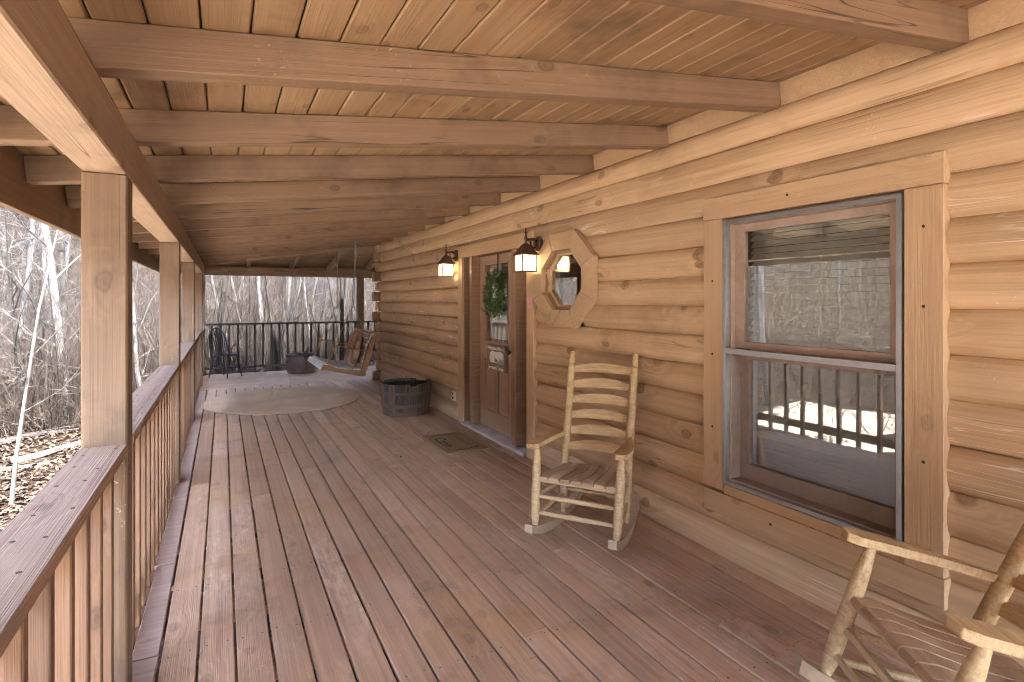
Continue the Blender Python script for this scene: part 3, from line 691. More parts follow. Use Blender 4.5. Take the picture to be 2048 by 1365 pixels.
for a, b in zip(splice[:-1], splice[1:]):
    bar('beam', ((PX0 + PX1) / 2, a + 0.001, (bz0 + bz1) / 2), ((PX0 + PX1) / 2, b - 0.001, (bz0 + bz1) / 2), PX1 - PX0, bz1 - bz0, 'beam', proof, ch=0.005)
bar('beam', (PX1 + 0.002, RAIL_Y, 2.145), (8.0, RAIL_Y, 2.145), 0.14, 0.155, 'rafter', proof)

# ------------------------------------------------------------------ posts and railings
post_y = [(-0.4, None), (2.55, 'wide weathered porch post with round knot, nearest the camera'), (5.42, 'second porch post from the camera, standing on the railing line'),
          (8.20, 'third porch post from the camera along the side railing'), (11.32, 'fourth porch post from the camera, thin sliver before the corner')]
for y, lab in post_y:
    if lab is None: lab = 'porch post behind the camera'
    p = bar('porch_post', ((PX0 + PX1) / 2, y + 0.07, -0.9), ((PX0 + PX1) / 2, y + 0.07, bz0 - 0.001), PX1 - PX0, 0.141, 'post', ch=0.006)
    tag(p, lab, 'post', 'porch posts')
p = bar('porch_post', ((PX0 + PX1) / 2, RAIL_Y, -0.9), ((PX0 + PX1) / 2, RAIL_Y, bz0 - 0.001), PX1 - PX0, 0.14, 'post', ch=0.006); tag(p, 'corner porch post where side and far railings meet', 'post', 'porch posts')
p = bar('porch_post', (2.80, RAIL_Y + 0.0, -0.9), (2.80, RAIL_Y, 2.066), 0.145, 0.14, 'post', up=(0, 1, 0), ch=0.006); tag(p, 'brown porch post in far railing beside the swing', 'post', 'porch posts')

def side_rail(y0, y1, label):
    t = thing('porch_railing', ((PX0 + PX1) / 2, (y0 + y1) / 2, 0), label, 'railing', 'side railings')
    cap = bar('rail_cap', ((PX0 + PX1) / 2, y0 + 0.002, 0.981), ((PX0 + PX1) / 2, y1 - 0.002, 0.981), PX1 - PX0 + 0.006, 0.038, 'cap', t, ch=0.005)
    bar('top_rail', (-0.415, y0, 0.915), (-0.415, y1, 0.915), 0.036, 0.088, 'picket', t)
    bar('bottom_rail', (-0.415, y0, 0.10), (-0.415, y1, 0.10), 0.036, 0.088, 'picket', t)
    n = int((y1 - y0) / 0.2); st = (y1 - y0) / n
    for i in range(n):
        y = y0 + st * (i + 0.5)
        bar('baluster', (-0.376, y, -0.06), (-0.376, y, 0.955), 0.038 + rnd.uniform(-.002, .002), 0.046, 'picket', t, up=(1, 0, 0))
    for i in range(int((y1 - y0) / 0.2)):
        for xx in (-0.43, -0.36):
            MB().lathe([(0.0055, 0), (0.005, 0.0012)], 7).build('nail_head', 'nail', cap, Matrix.Translation((xx + rnd.uniform(-.012, .012), y0 + 0.1 + i * 0.2 + rnd.uniform(-.04, .04), 1.0)))
side_rail(-3.95, -0.41, 'railing section with weathered cap behind the camera')
side_rail(-0.255, 2.548, 'side railing with grey weathered cap, nearest the camera')
side_rail(2.695, 5.418, 'side railing between the first and second porch posts')
side_rail(5.565, 8.198, 'side railing between the second and third porch posts')
side_rail(8.345, 11.318, 'side railing between the third and fourth porch posts')
side_rail(11.465, RAIL_Y - 0.075, 'short last side railing before the far corner post')
t = thing('porch_railing', (1.2, RAIL_Y, 0), 'dark brown railing with thin balusters across far end of porch', 'railing')
bar('top_rail', (PX1 + 0.002, RAIL_Y, 1.035), (2.726, RAIL_Y, 1.035), 0.09, 0.04, 'dark_rail', t)
bar('bottom_rail', (PX1 + 0.002, RAIL_Y, 0.135), (2.726, RAIL_Y, 0.135), 0.04, 0.045, 'dark_rail', t)
x = -0.20
while x < 2.7:
    bar('baluster', (x, RAIL_Y, 0.1575 if abs(x - 0.6) > 0.1 else 0.0), (x, RAIL_Y, 1.0145), 0.04, 0.04, 'dark_rail', t, up=(0, 1, 0)); x += 0.1605
t = thing('porch_railing', (4, RAIL_Y, 0), 'dark railing right of the far post, behind log ends', 'railing')
bar('top_rail', (2.875, RAIL_Y, 1.035), (7.9, RAIL_Y, 1.035), 0.09, 0.04, 'dark_rail', t)
bar('bottom_rail', (2.875, RAIL_Y, 0.135), (7.9, RAIL_Y, 0.135), 0.04, 0.045, 'dark_rail', t)
x = 2.98
while x < 7.8:
    bar('baluster', (x, RAIL_Y, 0.1575), (x, RAIL_Y, 1.0145), 0.04, 0.04, 'dark_rail', t, up=(0, 1, 0)); x += 0.1605

# ------------------------------------------------------------------ rocking chairs
def make_rocker(label):
    t = thing('rocking_chair', (0, 0, 0), label, 'rocking chair', 'rocking chairs')
    RC, cy_ = 1.05, 0.06
    def rz(y): return RC - math.sqrt(RC * RC - (y - cy_) ** 2)
    for sg in (1, -1):
        mb = MB(); ys = [-0.375 + i * (0.99 / 14) for i in range(15)]
        top = []; bot = []
        for y in ys:
            z = rz(y); hh = 0.056 if -0.3 < y < 0.3 else 0.052
            top.append((y, z + hh)); bot.append((y, z))
        b = len(mb.v); xw = 0.026; xo = sg * 0.266
        def xc_(y): return xo - sg * 0.055 * max(0, (y + 0.25)) / 0.8
        for (y, z) in bot: mb.v += [(xc_(y) - xw, y, z), (xc_(y) + xw, y, z)]
        for (y, z) in top: mb.v += [(xc_(y) - xw, y, z), (xc_(y) + xw, y, z)]
        n = len(ys); o2 = 2 * n
        for i in range(n - 1):
            a = 2 * i
            mb.f += [(a, a + 1, a + 3, a + 2), (o2 + a, o2 + a + 2, o2 + a + 3, o2 + a + 1), (a, a + 2, o2 + a + 2, o2 + a), (a + 1, o2 + a + 1, o2 + a + 3, a + 3)]
        e = 2 * (n - 1); mb.f += [(0, o2, o2 + 1, 1), (e, e + 1, o2 + e + 1, o2 + e)]
        mb.build('rocker', 'rocker', t)
        # turned front leg, up to the arm
        p0, p1 = Vector((sg * 0.266, -0.275, rz(-0.275) + 0.04)), Vector((sg * 0.279, -0.205, 0.592))
        pr = [(0, .017), (.04, .020), (.14, .027), (.30, .029), (.52, .029), (.70, .0285), (.83, .026), (.93, .020), (1, .0165)]
        MB().tube([p0.lerp(p1, q) for q, _ in pr], [r for _, r in pr], 12).build('leg', 'chair_wood', t, smooth=True)
        # rear leg running up into the back post
        p0, p1, p2 = Vector((sg * 0.222, 0.135, rz(0.135) + 0.04)), Vector((sg * 0.226, 0.165, 0.42)), Vector((sg * 0.233, 0.36, 1.165))
        pts = [p0, p0.lerp(p1, .12), p0.lerp(p1, .4), p1, p1.lerp(p2, .3), p1.lerp(p2, .6), p1.lerp(p2, .862), p1.lerp(p2, .868), p1.lerp(p2, .878), p1.lerp(p2, .884), p1.lerp(p2, .955), p1.lerp(p2, 1)]
        MB().tube(pts, [.016, .020, .027, .029, .0285, .0275, .025, .020, .020, .0245, .021, .018], 12).build('back_post', 'chair_wood', t, smooth=True)
        # arm: flat board, broad and rounded at the front
        out = [(0.262, -0.30), (0.245, -0.262), (0.248, -0.16), (0.247, 0.0), (0.236, 0.14), (0.222, 0.205), (0.238, 0.215), (0.262, 0.13), (0.305, 0.0), (0.330, -0.15), (0.331, -0.25), (0.315, -0.295)]
        mb = MB(); n = len(out); zt = lambda y: 0.612 - 0.03 * (y + 0.3)
        for dz in (-0.016, 0.016):
            for (xx, yy) in out: mb.v.append((sg * xx, yy, zt(yy) + dz))
        mb.f.append(tuple(range(n))); mb.f.append(tuple(n + i for i in reversed(range(n))))
        for i in range(n): mb.f.append((i, (i + 1) % n, n + (i + 1) % n, n + i))
        mb.build('arm', 'chair_slat' if False else 'chair_wood', t, bevel=0.003)
        for z in (0.16, 0.27): MB().tube([(sg * 0.270, -0.255 + z * 0.08, z), (sg * 0.25, -0.05, z + 0.01), (sg * 0.224, 0.15, z + 0.025)], [.012, .0155, .012], 8).build('side_stretcher', 'chair_wood', t, smooth=True)
        MB().tube([(sg * 0.272, -0.235, 0.395), (sg * 0.226, 0.163, 0.375)], [.012, .012], 8).build('seat_rail', 'chair_wood', t, smooth=True)
    for z, y in ((0.185, -0.258), (0.285, -0.245)): MB().tube([(-0.268, y, z), (0, y, z), (0.268, y, z)], [.012, .016, .012], 8).build('front_stretcher', 'chair_wood', t, smooth=True)
    MB().tube([(-0.272, -0.235, 0.385), (0.272, -0.235, 0.385)], .0125, 8).build('seat_rail', 'chair_wood', t, smooth=True)
    MB().tube([(-0.225, 0.16, 0.365), (0.225, 0.16, 0.365)], .011, 8).build('seat_rail', 'chair_wood', t, smooth=True)
    MB().tube([(-0.222, 0.145, 0.22), (0.222, 0.145, 0.22)], .010, 8).build('rear_stretcher', 'chair_wood', t, smooth=True)
    for i in range(7):                        # seat slats, front to back, dished
        u0 = -1 + 2 * i / 7 + 0.02; u1 = -1 + 2 * (i + 1) / 7 - 0.02
        mb = MB(); ys = [-0.252, -0.243, -0.18, -0.05, 0.08, 0.17, 0.178]; zs = [0.396, 0.411, 0.416, 0.398, 0.392, 0.402, 0.39]
        for y, z in zip(ys, zs):
            wd = 0.262 - (y + 0.25) * 0.095
            for dz in (0, -0.009): mb.v += [(u0 * wd, y, z + dz), (u1 * wd, y, z + dz)]
        for k in range(len(ys) - 1):
            a = 4 * k; mb.f += [(a, a + 1, a + 5, a + 4), (a + 2, a + 6, a + 7, a + 3), (a, a + 4, a + 6, a + 2), (a + 1, a + 3, a + 7, a + 5)]
        e = 4 * (len(ys) - 1); mb.f += [(0, 2, 3, 1), (e, e + 1, e + 3, e + 2)]
        mb.build('seat_slat', 'chair_slat', t)
    for i in range(6):                        # bowed ladder slats
        zc = 0.515 + i * 0.106; tt = (zc - 0.42) / (1.165 - 0.42); yb = 0.165 + (0.36 - 0.165) * tt; hw = 0.226 + 0.007 * tt - 0.008
        mb = MB(); N = 10
        for k in range(N + 1):
            q = -1 + 2 * k / N; x = q * hw; bow = 0.028 * (1 - q * q); lo = zc - 0.030 + 0.006 * (1 - q * q); hi = zc + 0.014 + 0.028 * (1 - q * q)
            for dy in (0, 0.009): mb.v += [(x, yb + bow + dy + (lo - zc) * 0.26, lo), (x, yb + bow + dy + (hi - zc) * 0.26, hi)]
        for k in range(N):
            a = 4 * k; mb.f += [(a, a + 1, a + 5, a + 4), (a + 2, a + 6, a + 7, a + 3), (a, a + 4, a + 6, a + 2), (a + 1, a + 3, a + 7, a + 5)]
        e = 4 * N; mb.f += [(0, 2, 3, 1), (e, e + 1, e + 3, e + 2)]
        mb.build('ladder_slat', 'chair_wood', t, smooth=True)
    return t
rock = make_rocker('pale wooden ladder-back rocking chair standing between door and window')
rock.matrix_basis = Matrix.Translation((2.148, 3.01, 0)) @ Matrix.Rotation(-0.929, 4, 'Z'); WM[rock] = rock.matrix_basis.copy()
# parts were parented while the chair stood at the origin, so their inverse is identity
tl = -0.20; cyr, RCr = 0.06, 1.05
zo = RCr - (cyr * math.sin(tl) + RCr * math.cos(tl))
copy_tree(rock, Matrix.Translation((2.00, 0.89, zo)) @ Matrix.Rotation(-2.16, 4, 'Z') @ Matrix.Rotation(tl, 4, 'X'), 'pale wooden rocking chair cut off at the lower right corner, below the window')

# ------------------------------------------------------------------ half barrel
bc = Vector((2.22, 7.36, 0)); t = thing('half_barrel', bc, 'dark half barrel planter of weathered staves with rusty hoops by log wall', 'planter')
NS = 22
for i in range(NS):
    a0 = 2 * math.pi * i / NS + 0.006; a1 = 2 * math.pi * (i + 1) / NS - 0.006
    mb = MB(); top = 0.425 + rnd.choice((0, 0, 0, 0.004, -0.012, -0.02)); prof = [(0.300, 0.0), (0.322, 0.12), (0.340, 0.27), (0.352, top)]
    for r, z in prof:
        for rr in (r, r - 0.026):
            for a in (a0, (a0 + a1) / 2, a1): mb.v.append((bc.x + rr * math.cos(a), bc.y + rr * math.sin(a), z))
    for k in range(3):
        b = 6 * k
        mb.f += [(b, b + 1, b + 7, b + 6), (b + 1, b + 2, b + 8, b + 7), (b + 3, b + 9, b + 10, b + 4), (b + 4, b + 10, b + 11, b + 5), (b, b + 6, b + 9, b + 3), (b + 2, b + 5, b + 11, b + 8)]
    mb.f += [(18, 19, 22, 21), (19, 20, 23, 22), (0, 3, 4, 1), (1, 4, 5, 2)]
    me = mb.mesh('stave', 'stave')
    # grain runs up the stave: turn mesh so its length is local X
    rot = Matrix.Translation((bc.x, bc.y, 0.2)) @ Matrix.Rotation((a0 + a1) / 2, 4, 'Z') @ Matrix.Rotation(R(-90), 4, 'Y')
    me.transform(rot.inverted()); put('stave', me, t, rot)
for z0, z1, r0, r1 in ((0.005, 0.055, 0.3045, 0.3135), (0.115, 0.160, 0.325, 0.3305), (0.285, 0.325, 0.3445, 0.3482)):
    mb = MB(); mb.lathe([(r0 - 0.003, z0), (r0 + 0.0015, z0), (r1 + 0.0015, z1), (r1 - 0.003, z1)], 44, (bc.x, bc.y), cap=False); mb.build('hoop', 'hoop', t, smooth=True)
mb = MB(); mb.lathe([(0.0, 0.14), (0.28, 0.15), (0.296, 0.13)], 28, (bc.x, bc.y), cap=False); mb.build('soil', 'soil', t)
mb = MB(); mb.lathe([(0.2955, 0.14), (0.312, 0.27), (0.3235, 0.395)], 40, (bc.x, bc.y), cap=False); mb.build('dark_lining', 'soil', t)  # near-black inner cylinder covering the inside of the staves

# ------------------------------------------------------------------ rug and mat
mb = MB(); n = 72; prof = [(1.0, 0.001), (1.004, 0.006), (0.997, 0.012), (0.98, 0.0145), (0.6, 0.014), (0.25, 0.0135), (0.01, 0.0135)]
for r, z in prof:
    for k in range(n):
        a = 2 * math.pi * k / n; lift = 0.018 * max(0, math.cos(a + 0.25)) ** 8 if r > 0.9 else 0
        mb.v.append((1.135 * r * math.cos(a) * (1 + 0.006 * math.sin(3 * a)), 1.21 * r * math.sin(a), z + lift))
for i in range(len(prof) - 1):
    for k in range(n):
        a = i * n + k; b = i * n + (k + 1) % n; mb.f.append((a, b, b + n, a + n))
mb.f.append(tuple((len(prof) - 1) * n + k for k in range(n)))
o = mb.build('rug', 'rug', None, Matrix.Translation((0.855, 9.22, 0.0)), smooth=True); tag(o, 'large round beige braided rug lying on the deck boards', 'rug')
t = thing('doormat', (2.21, 5.56, 0), 'brown coir doormat with worn black lettering in front of the door', 'doormat')
MB().box(1.985, 2.438, 5.162, 5.958, 0.0015, 0.017).build('mat', 'coir', t, bevel=0.004)
def flat_text(body, size, mat, x, y, bold=0.0):
    me = text_mesh('lettering', body, size, mat, 0.0004, bold)
    # reads from the porch towards the door: letters run to -Y, their tops look to +X
    m = Matrix.Translation((x, y, 0.0178)) @ Matrix.Rotation(R(-90), 4, 'Z'); put('lettering', me, t, m)
flat_text('Cabin', 0.17, 'mat_ink', 2.095, 5.57, 0.002)
flat_text('Welcome', 0.10, 'mat_ink_faded', 2.30, 5.57); flat_text('to our', 0.06, 'mat_ink_faded', 2.21, 5.57)
for sg in (1, -1):
    mb = MB(); yc = 5.56 + sg * 0.30
    def leafstroke(pts, w):
        b = len(mb.v); n_ = len(pts)
        for i, (x_, y_) in enumerate(pts):
            d = Vector(pts[min(i + 1, n_ - 1)]) - Vector(pts[max(i - 1, 0)]); d.normalize(); nn = Vector((-d.y, d.x)) * w * math.sin(math.pi * (0.12 + 0.85 * i / (n_ - 1)))
            mb.v += [(x_ + nn.x, y_ + nn.y, 0.0178), (x_ - nn.x, y_ - nn.y, 0.0178)]
        for i in range(n_ - 1): a = b + 2 * i; mb.f.append((a, a + 1, a + 3, a + 2))
    leafstroke([(2.02, yc - sg * 0.07), (2.05, yc), (2.12, yc + sg * 0.035), (2.22, yc + sg * 0.035), (2.33, yc), (2.40, yc - sg * 0.06)], 0.010)
    for q in (0.2, 0.4, 0.6, 0.8): leafstroke([(2.04 + 0.33 * q, yc + sg * 0.03), (2.08 + 0.33 * q, yc + sg * 0.0), (2.12 + 0.33 * q, yc - sg * 0.02)], 0.006)
    mb.build('printed_branch', 'mat_ink', t)

for lx, ly, ra, lab in ((0.86, 1.62, .6, 'small dry brown leaf on the near deck boards'), (0.62, 1.56, 2.1, 'curled dry leaf lying in a deck gap near camera'), (1.55, 5.3, 1.2, 'dry leaf on the deck left of the doormat')):
    mb = MB(); mb.v = [(-.028, 0, .004), (-.012, .013, .006), (.012, .012, .010), (.030, 0, .006), (.012, -.012, .003), (-.012, -.013, .008), (-.0, 0, .002)]
    mb.f = [(0, 1, 6), (1, 2, 6), (2, 3, 6), (3, 4, 6), (4, 5, 6), (5, 0, 6)]
    tag(mb.build('dry_leaf', 'nail', None, Matrix.Translation((lx, ly, 0)) @ Matrix.Rotation(ra, 4, 'Z')), lab, 'leaf', 'stray leaves')

# ------------------------------------------------------------------ lanterns
def lantern(y, z, label):
    x = 2.503; t = thing('wall_lantern', (WX, y, z), label, 'lantern', 'lit lanterns beside the door')
    mb = MB(); mb.prism([(y + 0.055 * math.cos(a), z + 0.075 + 0.075 * math.sin(a)) for a in [2 * math.pi * i / 8 + .39 for i in range(8)]], 0, 2.622, 2.665); mb.build('back_plate', 'bronze', t, bevel=0.008)
    MB().tube([(2.63, y, z + 0.10), (2.58, y, z + 0.115), (2.54, y, z + 0.11), (x, y, z + 0.105)], [.018, .014, .012, .012], 8).build('arm', 'bronze', t, smooth=True)
    MB().tube([(2.625, y, z + 0.045), (2.585, y, z + 0.03), (2.56, y, z + 0.055), (2.553, y, z + 0.10)], [.012, .009, .008, .008], 8).build('scroll', 'bronze', t, smooth=True)
    mb = MB(); mb.lathe([(.0, z + .225), (.004, z + .215), (.010, z + .195), (.004, z + .185), (.012, z + .170), (.005, z + .160), (.012, z + .135), (.018, z + .115), (.012, z + .10), (.014, z + .065)], 10, (x, y)); mb.build('finial', 'bronze', t, smooth=True)
    mb = MB(); mb.lathe([(.018, z + .075), (.045, z + .055), (.085, z + .005), (.128, z - .032), (.128, z - .042), (.108, z - .042)], 4, (0, 0)); mb.v = [(x + (a * math.cos(R(45)) - b * math.sin(R(45))), y + (a * math.sin(R(45)) + b * math.cos(R(45))), c) for a, b, c in mb.v]
    cap = mb.build('cap', 'bronze', t)
    zb = z - 0.185; hw = 0.072
    mb = MB()
    for sx in (-1, 1):
        for sy in (-1, 1):
            mb.box(x + sx * hw - .005, x + sx * hw + .005, y + sy * hw - .005, y + sy * hw + .005, zb, z - .042)
    mb.box(x - hw - .007, x + hw + .007, y - hw - .007, y + hw + .007, zb - .008, zb); mb.build('cage', 'bronze', t)
    for sx, sy in ((-1, 0), (1, 0), (0, -1), (0, 1)):
        c = Vector((x + sx * hw, y + sy * hw, (zb + z - .042) / 2)); h_ = (z - .042 - zb) / 2
        mb = MB()
        if sx: mb.box(c.x - .0015, c.x + .0015, y - hw + .006, y + hw - .006, zb + .001, z - .043)
        else: mb.box(x - hw + .006, x + hw - .006, c.y - .0015, c.y + .0015, zb + .001, z - .043)
        g = mb.build('glass_pane', 'lamp_glass', t)
        mb = MB(); o_ = Vector((sx, sy, 0)) * 0.003; u = Vector((abs(sy), abs(sx), 0)); zv = Vector((0, 0, 1))
        dm = [c + o_ + zv * h_ * .45, c + o_ + u * hw * .38, c + o_ - zv * h_ * .45, c + o_ - u * hw * .38]
        for i in range(4): mb.tube([dm[i], dm[(i + 1) % 4]], .0013, 4)
        mb.tube([dm[0], c + o_ + zv * h_], .0013, 4); mb.tube([dm[2], c + o_ - zv * h_], .0013, 4)
        mb.tube([dm[1], c + o_ + u * hw], .0013, 4); mb.tube([dm[3], c + o_ - u * hw], .0013, 4); mb.build('leading', 'lead', g)
    ld = bpy.data.lights.new('lantern_bulb', 'POINT'); ld.energy = 0.6; ld.color = (1, 0.80, 0.55); ld.shadow_soft_size = 0.02
    lo = bpy.data.objects.new('lantern_bulb', ld); COL.objects.link(lo); WM[lo] = Matrix.Translation((x, y, z - 0.11)); lo.parent = t; lo.matrix_parent_inverse = WM[t].inverted(); lo.matrix_basis = WM[lo]
lantern(6.575, 2.035, 'lit bronze lantern left of the door casing, farther from camera')
lantern(4.50, 2.00, 'lit bronze lantern between door casing and octagonal window')

# ------------------------------------------------------------------ door dressings
t = thing('wreath', (2.72, 5.58, 1.60), 'green evergreen wreath hanging on the glazed door', 'wreath')
mb = MB(); rw = random.Random(5)
for i in range(1700):
    a = rw.uniform(0, 2 * math.pi); r = 0.175 + rw.gauss(0, 0.05); xx = 2.712 + rw.gauss(0, 0.016)
    p = Vector((min(xx, 2.742), 5.58 + r * math.cos(a), 1.605 + r * math.sin(a)))
    d = Vector((rw.gauss(-.45, .4), -math.sin(a) + rw.gauss(0, .6), math.cos(a) + rw.gauss(0, .6))) + Vector((0, math.cos(a), math.sin(a))) * rw.uniform(-.4, .8)
    d.normalize(); L = rw.uniform(.03, .075); q = p + d * L; q.x = min(q.x, 2.743); nn = d.orthogonal().normalized() * rw.uniform(.004, .008)
    nn.rotate(Matrix.Rotation(rw.uniform(0, 6.28), 3, d)); mid = p.lerp(q, .5)
    b = len(mb.v); mb.v += [tuple(p), tuple(mid + nn), tuple(q), tuple(mid - nn)]; mb.f.append((b, b + 1, b + 2, b + 3))
me = bpy.data.meshes.new('greenery'); me.from_pydata(mb.v, [], mb.f); me.materials.append(M['needle']); put('greenery', me, t)
MB().tube([(2.722, 5.58 + .185 * math.cos(a), 1.605 + .185 * math.sin(a)) for a in np.linspace(0, 6.2832, 28)], .014, 6).build('vine_ring', 'needle', t)
mb = MB(); mb.box(2.744, 2.7455, 5.566, 5.594, 1.78, 2.062); mb.box(2.728, 2.7435, 5.566, 5.594, 1.778, 1.781); mb.build('hanger', 'black_paint', t)
t = thing('door_sign', (2.73, 5.57, 0.88), 'painted wooden welcome sign with white lettering hung on the door', 'sign')
sy0, sy1, sz0, sz1 = 5.335, 5.815, 0.745, 1.035
MB().box(2.718, 2.748, sy0, sy1, sz0, sz1).build('board', 'sign_board', t, bevel=0.003)
def sign_poly(name, pts, mat, x): mb = MB(); mb.prism(pts, 0, x, x + 0.0012); mb.build(name, mat, t)
yc, S = (sy0 + sy1) / 2, -1
# drawn with local u to the viewer's right (towards -Y)
U = lambda u, z: (yc - u, sz0 + z)
sign_poly('painted_field', [U(-.15, .09), (U(-.17, .14)), U(-.15, .2), U(-.1, .222), U(0, .21), U(.1, .222), U(.19, .2), U(.19, .08)], 'sign_white', 2.7165)
sign_poly('painted_hill', [U(-.2, .072), U(-.19, .10), U(-.13, .085), U(-.03, .075), U(.08, .078), U(.2, .065), U(.2, .055), U(-.2, .055)], 'sign_green', 2.7152)
sign_poly('painted_trees', [U(.03, .08), U(.05, .125), U(.07, .11), U(.10, .155), U(.13, .125), U(.16, .15), U(.19, .10), U(.195, .08)], 'sign_grey', 2.7150)
sign_poly('painted_deer', [U(-.03, .078), U(-.028, .13), U(-.035, .165), U(-.02, .15), U(0, .135), U(.035, .13), U(.04, .082), U(.03, .08), U(.025, .105), U(-.01, .105), U(-.018, .078)], 'sign_brown', 2.7148)
for body, z, sz in (('Welcome Friends', 0.252, 0.060), ("Jeremiah's Lodge", 0.032, 0.056)):
    me = text_mesh('lettering', body, sz, 'sign_white', 0.0008, 0.0012)
    m = Matrix.Translation((2.7162, yc, sz0 + z)) @ Matrix(((0, 0, -1, 0), (-1, 0, 0, 0), (0, 1, 0, 0), (0, 0, 0, 1))); put('lettering', me, t, m)
o = MB().box(2.6285, 2.6305, 4.605, 4.705, 1.462, 1.572).build('notice', 'pink'); tag(o, 'small pink paper notice on the door casing under the lantern', 'notice')
t = thing('wall_outlet', (2.66, 6.69, 0.30), 'white double electrical outlet on a low log left of the door', 'outlet')
MB().box(2.640, 2.668, 6.645, 6.735, 0.235, 0.365).build('cover_plate', 'white', t, bevel=0.004)
for zz_ in (0.275, 0.325): MB().box(2.6375, 2.6405, 6.670, 6.710, zz_ - .017, zz_ + .017).build('socket', 'slot', t)

# ------------------------------------------------------------------ porch swing
t = thing('porch_swing', (1.75, 9.6, 0.3), 'weathered slatted porch swing hanging on chains near the house corner', 'porch swing')
SA, SB_ = 8.90, 10.30
for y in (SA, SB_ - 0.04):
    seat = [(1.345, .515), (1.33, .475), (1.36, .445), (1.42, .452), (1.48, .438), (1.97, .318), (2.03, .335), (2.02, .40), (1.93, .415), (1.80, .425), (1.62, .462), (1.50, .502), (1.42, .527)]
    mb = MB(); mb.prism(seat, 1, y, y + 0.04); mb.build('seat_frame', 'swing_side', t, bevel=0.003)
    back = [(1.955, .40), (2.022, .338), (2.075, .48), (2.125, .66), (2.165, .82), (2.215, .93), (2.265, .97), (2.275, 1.01), (2.235, 1.035), (2.17, 1.0), (2.115, .91), (2.075, .76), (2.03, .60), (1.985, .46)]
    mb = MB(); mb.prism(back, 1, y + 0.041, y + 0.081) if y < 9 else mb.prism(back, 1, y - 0.041, y - 0.001); mb.build('back_frame', 'swing_side', t, bevel=0.003)
    bar('arm', (1.515, y + 0.02, .842), (2.075, y + 0.02, .715), 0.06, 0.024, 'swing_side', t, ch=0.004)
    bar('arm_strut', (1.415, y + 0.02, .50), (1.548, y + 0.02, .824), 0.03, 0.04, 'swing_side', t, up=(0, 1, 0))
seatpts = [(1.338, .488), (1.362, .528), (1.425, .542), (1.495, .520), (1.565, .494), (1.635, .474), (1.705, .459), (1.775, .446), (1.845, .436), (1.915, .432)]
for i in range(len(seatpts)):
    a = seatpts[max(i - 1, 0)]; b = seatpts[min(i + 1, len(seatpts) - 1)]; ang = math.atan2(b[1] - a[1], b[0] - a[0])
    p = seatpts[i]; m = Matrix.Translation((p[0], (SA + SB_) / 2, p[1])) @ Matrix.Rotation(-ang, 4, 'Y') @ Matrix.Rotation(R(90), 4, 'Z')
    put('seat_slat', bar_mesh(SB_ - SA - 0.002 + 0.02, 0.062 if i > 1 else 0.045, 0.018, 'swing_slat', 0.004), t, m)
backpts = [(1.972, .49), (1.990, .555), (2.008, .62), (2.025, .685), (2.042, .75), (2.060, .815), (2.082, .88), (2.112, .945), (2.160, 1.005)]
for i in range(len(backpts)):
    a = backpts[max(i - 1, 0)]; b = backpts[min(i + 1, len(backpts) - 1)]; ang = math.atan2(b[1] - a[1], b[0] - a[0])
    p = backpts[i]; m = Matrix.Translation((p[0] - 0.016, (SA + SB_) / 2, p[1])) @ Matrix.Rotation(-ang, 4, 'Y') @ Matrix.Rotation(R(90), 4, 'Z')
    put('back_slat', bar_mesh(SB_ - SA - 0.02, 0.056, 0.016, 'swing_slat', 0.004), t, m)
def chain(p, q, name='chain', link=0.034):
    p, q = Vector(p), Vector(q); L = (q - p).length; n_ = max(2, int(L / (link * 0.78))); d = (q - p).normalized(); u = d.orthogonal().normalized(); v = d.cross(u); mb = MB()
    for i in range(n_):
        c = p.lerp(q, (i + .5) / n_); s_ = u if i % 2 else v; pts = []
        for k in range(9):
            a = 2 * math.pi * k / 8; pts.append(c + d * (math.cos(a) * link * .5) + s_ * (math.sin(a) * link * .28))
        mb.tube(pts, .0032, 4, cap=False)
    mb.build(name, 'chain', t)
for y, yt in ((SA + .02, 8.87), (SB_ - .02, 10.49)):
    topz = raf_z(1.86) - 0.002; mid = (1.84, y, 1.46)
    MB().tube([(1.86, yt, topz), (1.86, yt, topz - 0.06)], .006, 6).build('hook', 'spring', t)
    MB().tube([(1.86, yt, topz - .06), (1.859, yt + (y - yt) * .08, topz - .10), (1.858, yt + (y - yt) * .22, topz - .27), (1.857, yt + (y - yt) * .28, topz - .30)], [.006, .017, .017, .006], 8).build('spring', 'spring', t)
    chain((1.857, yt + (y - yt) * .28, topz - .30), mid); chain(mid, (1.545, y, .85)); chain(mid, (2.10, y, .80))
# cushion leaning on the back
mb = MB(); NU, NV = 20, 24
def se(w_, m_): return math.copysign(abs(w_) ** m_, w_)
for i in range(NU + 1):
    th = -math.pi / 2 + math.pi * i / NU
    for j in range(NV):
        ph = 2 * math.pi * j / NV
        mb.v.append((0.075 * se(math.cos(th), .6) * se(math.cos(ph), .5), 0.285 * se(math.cos(th), .35) * se(math.sin(ph), .5), 0.28 * se(math.sin(th), .55)))
for i in range(NU):
    for j in range(NV):
        a = i * NV + j; b = i * NV + (j + 1) % NV; mb.f.append((a, b, b + NV, a + NV))
me = mb.mesh('cushion', 'stripes', smooth=True)
o = put('cushion', me, None, Matrix.Translation((1.905, 9.26, 0.735)) @ Matrix.Rotation(R(15), 4, 'Y')); tag(o, 'brown striped cushion leaning on the swing backrest', 'cushion')

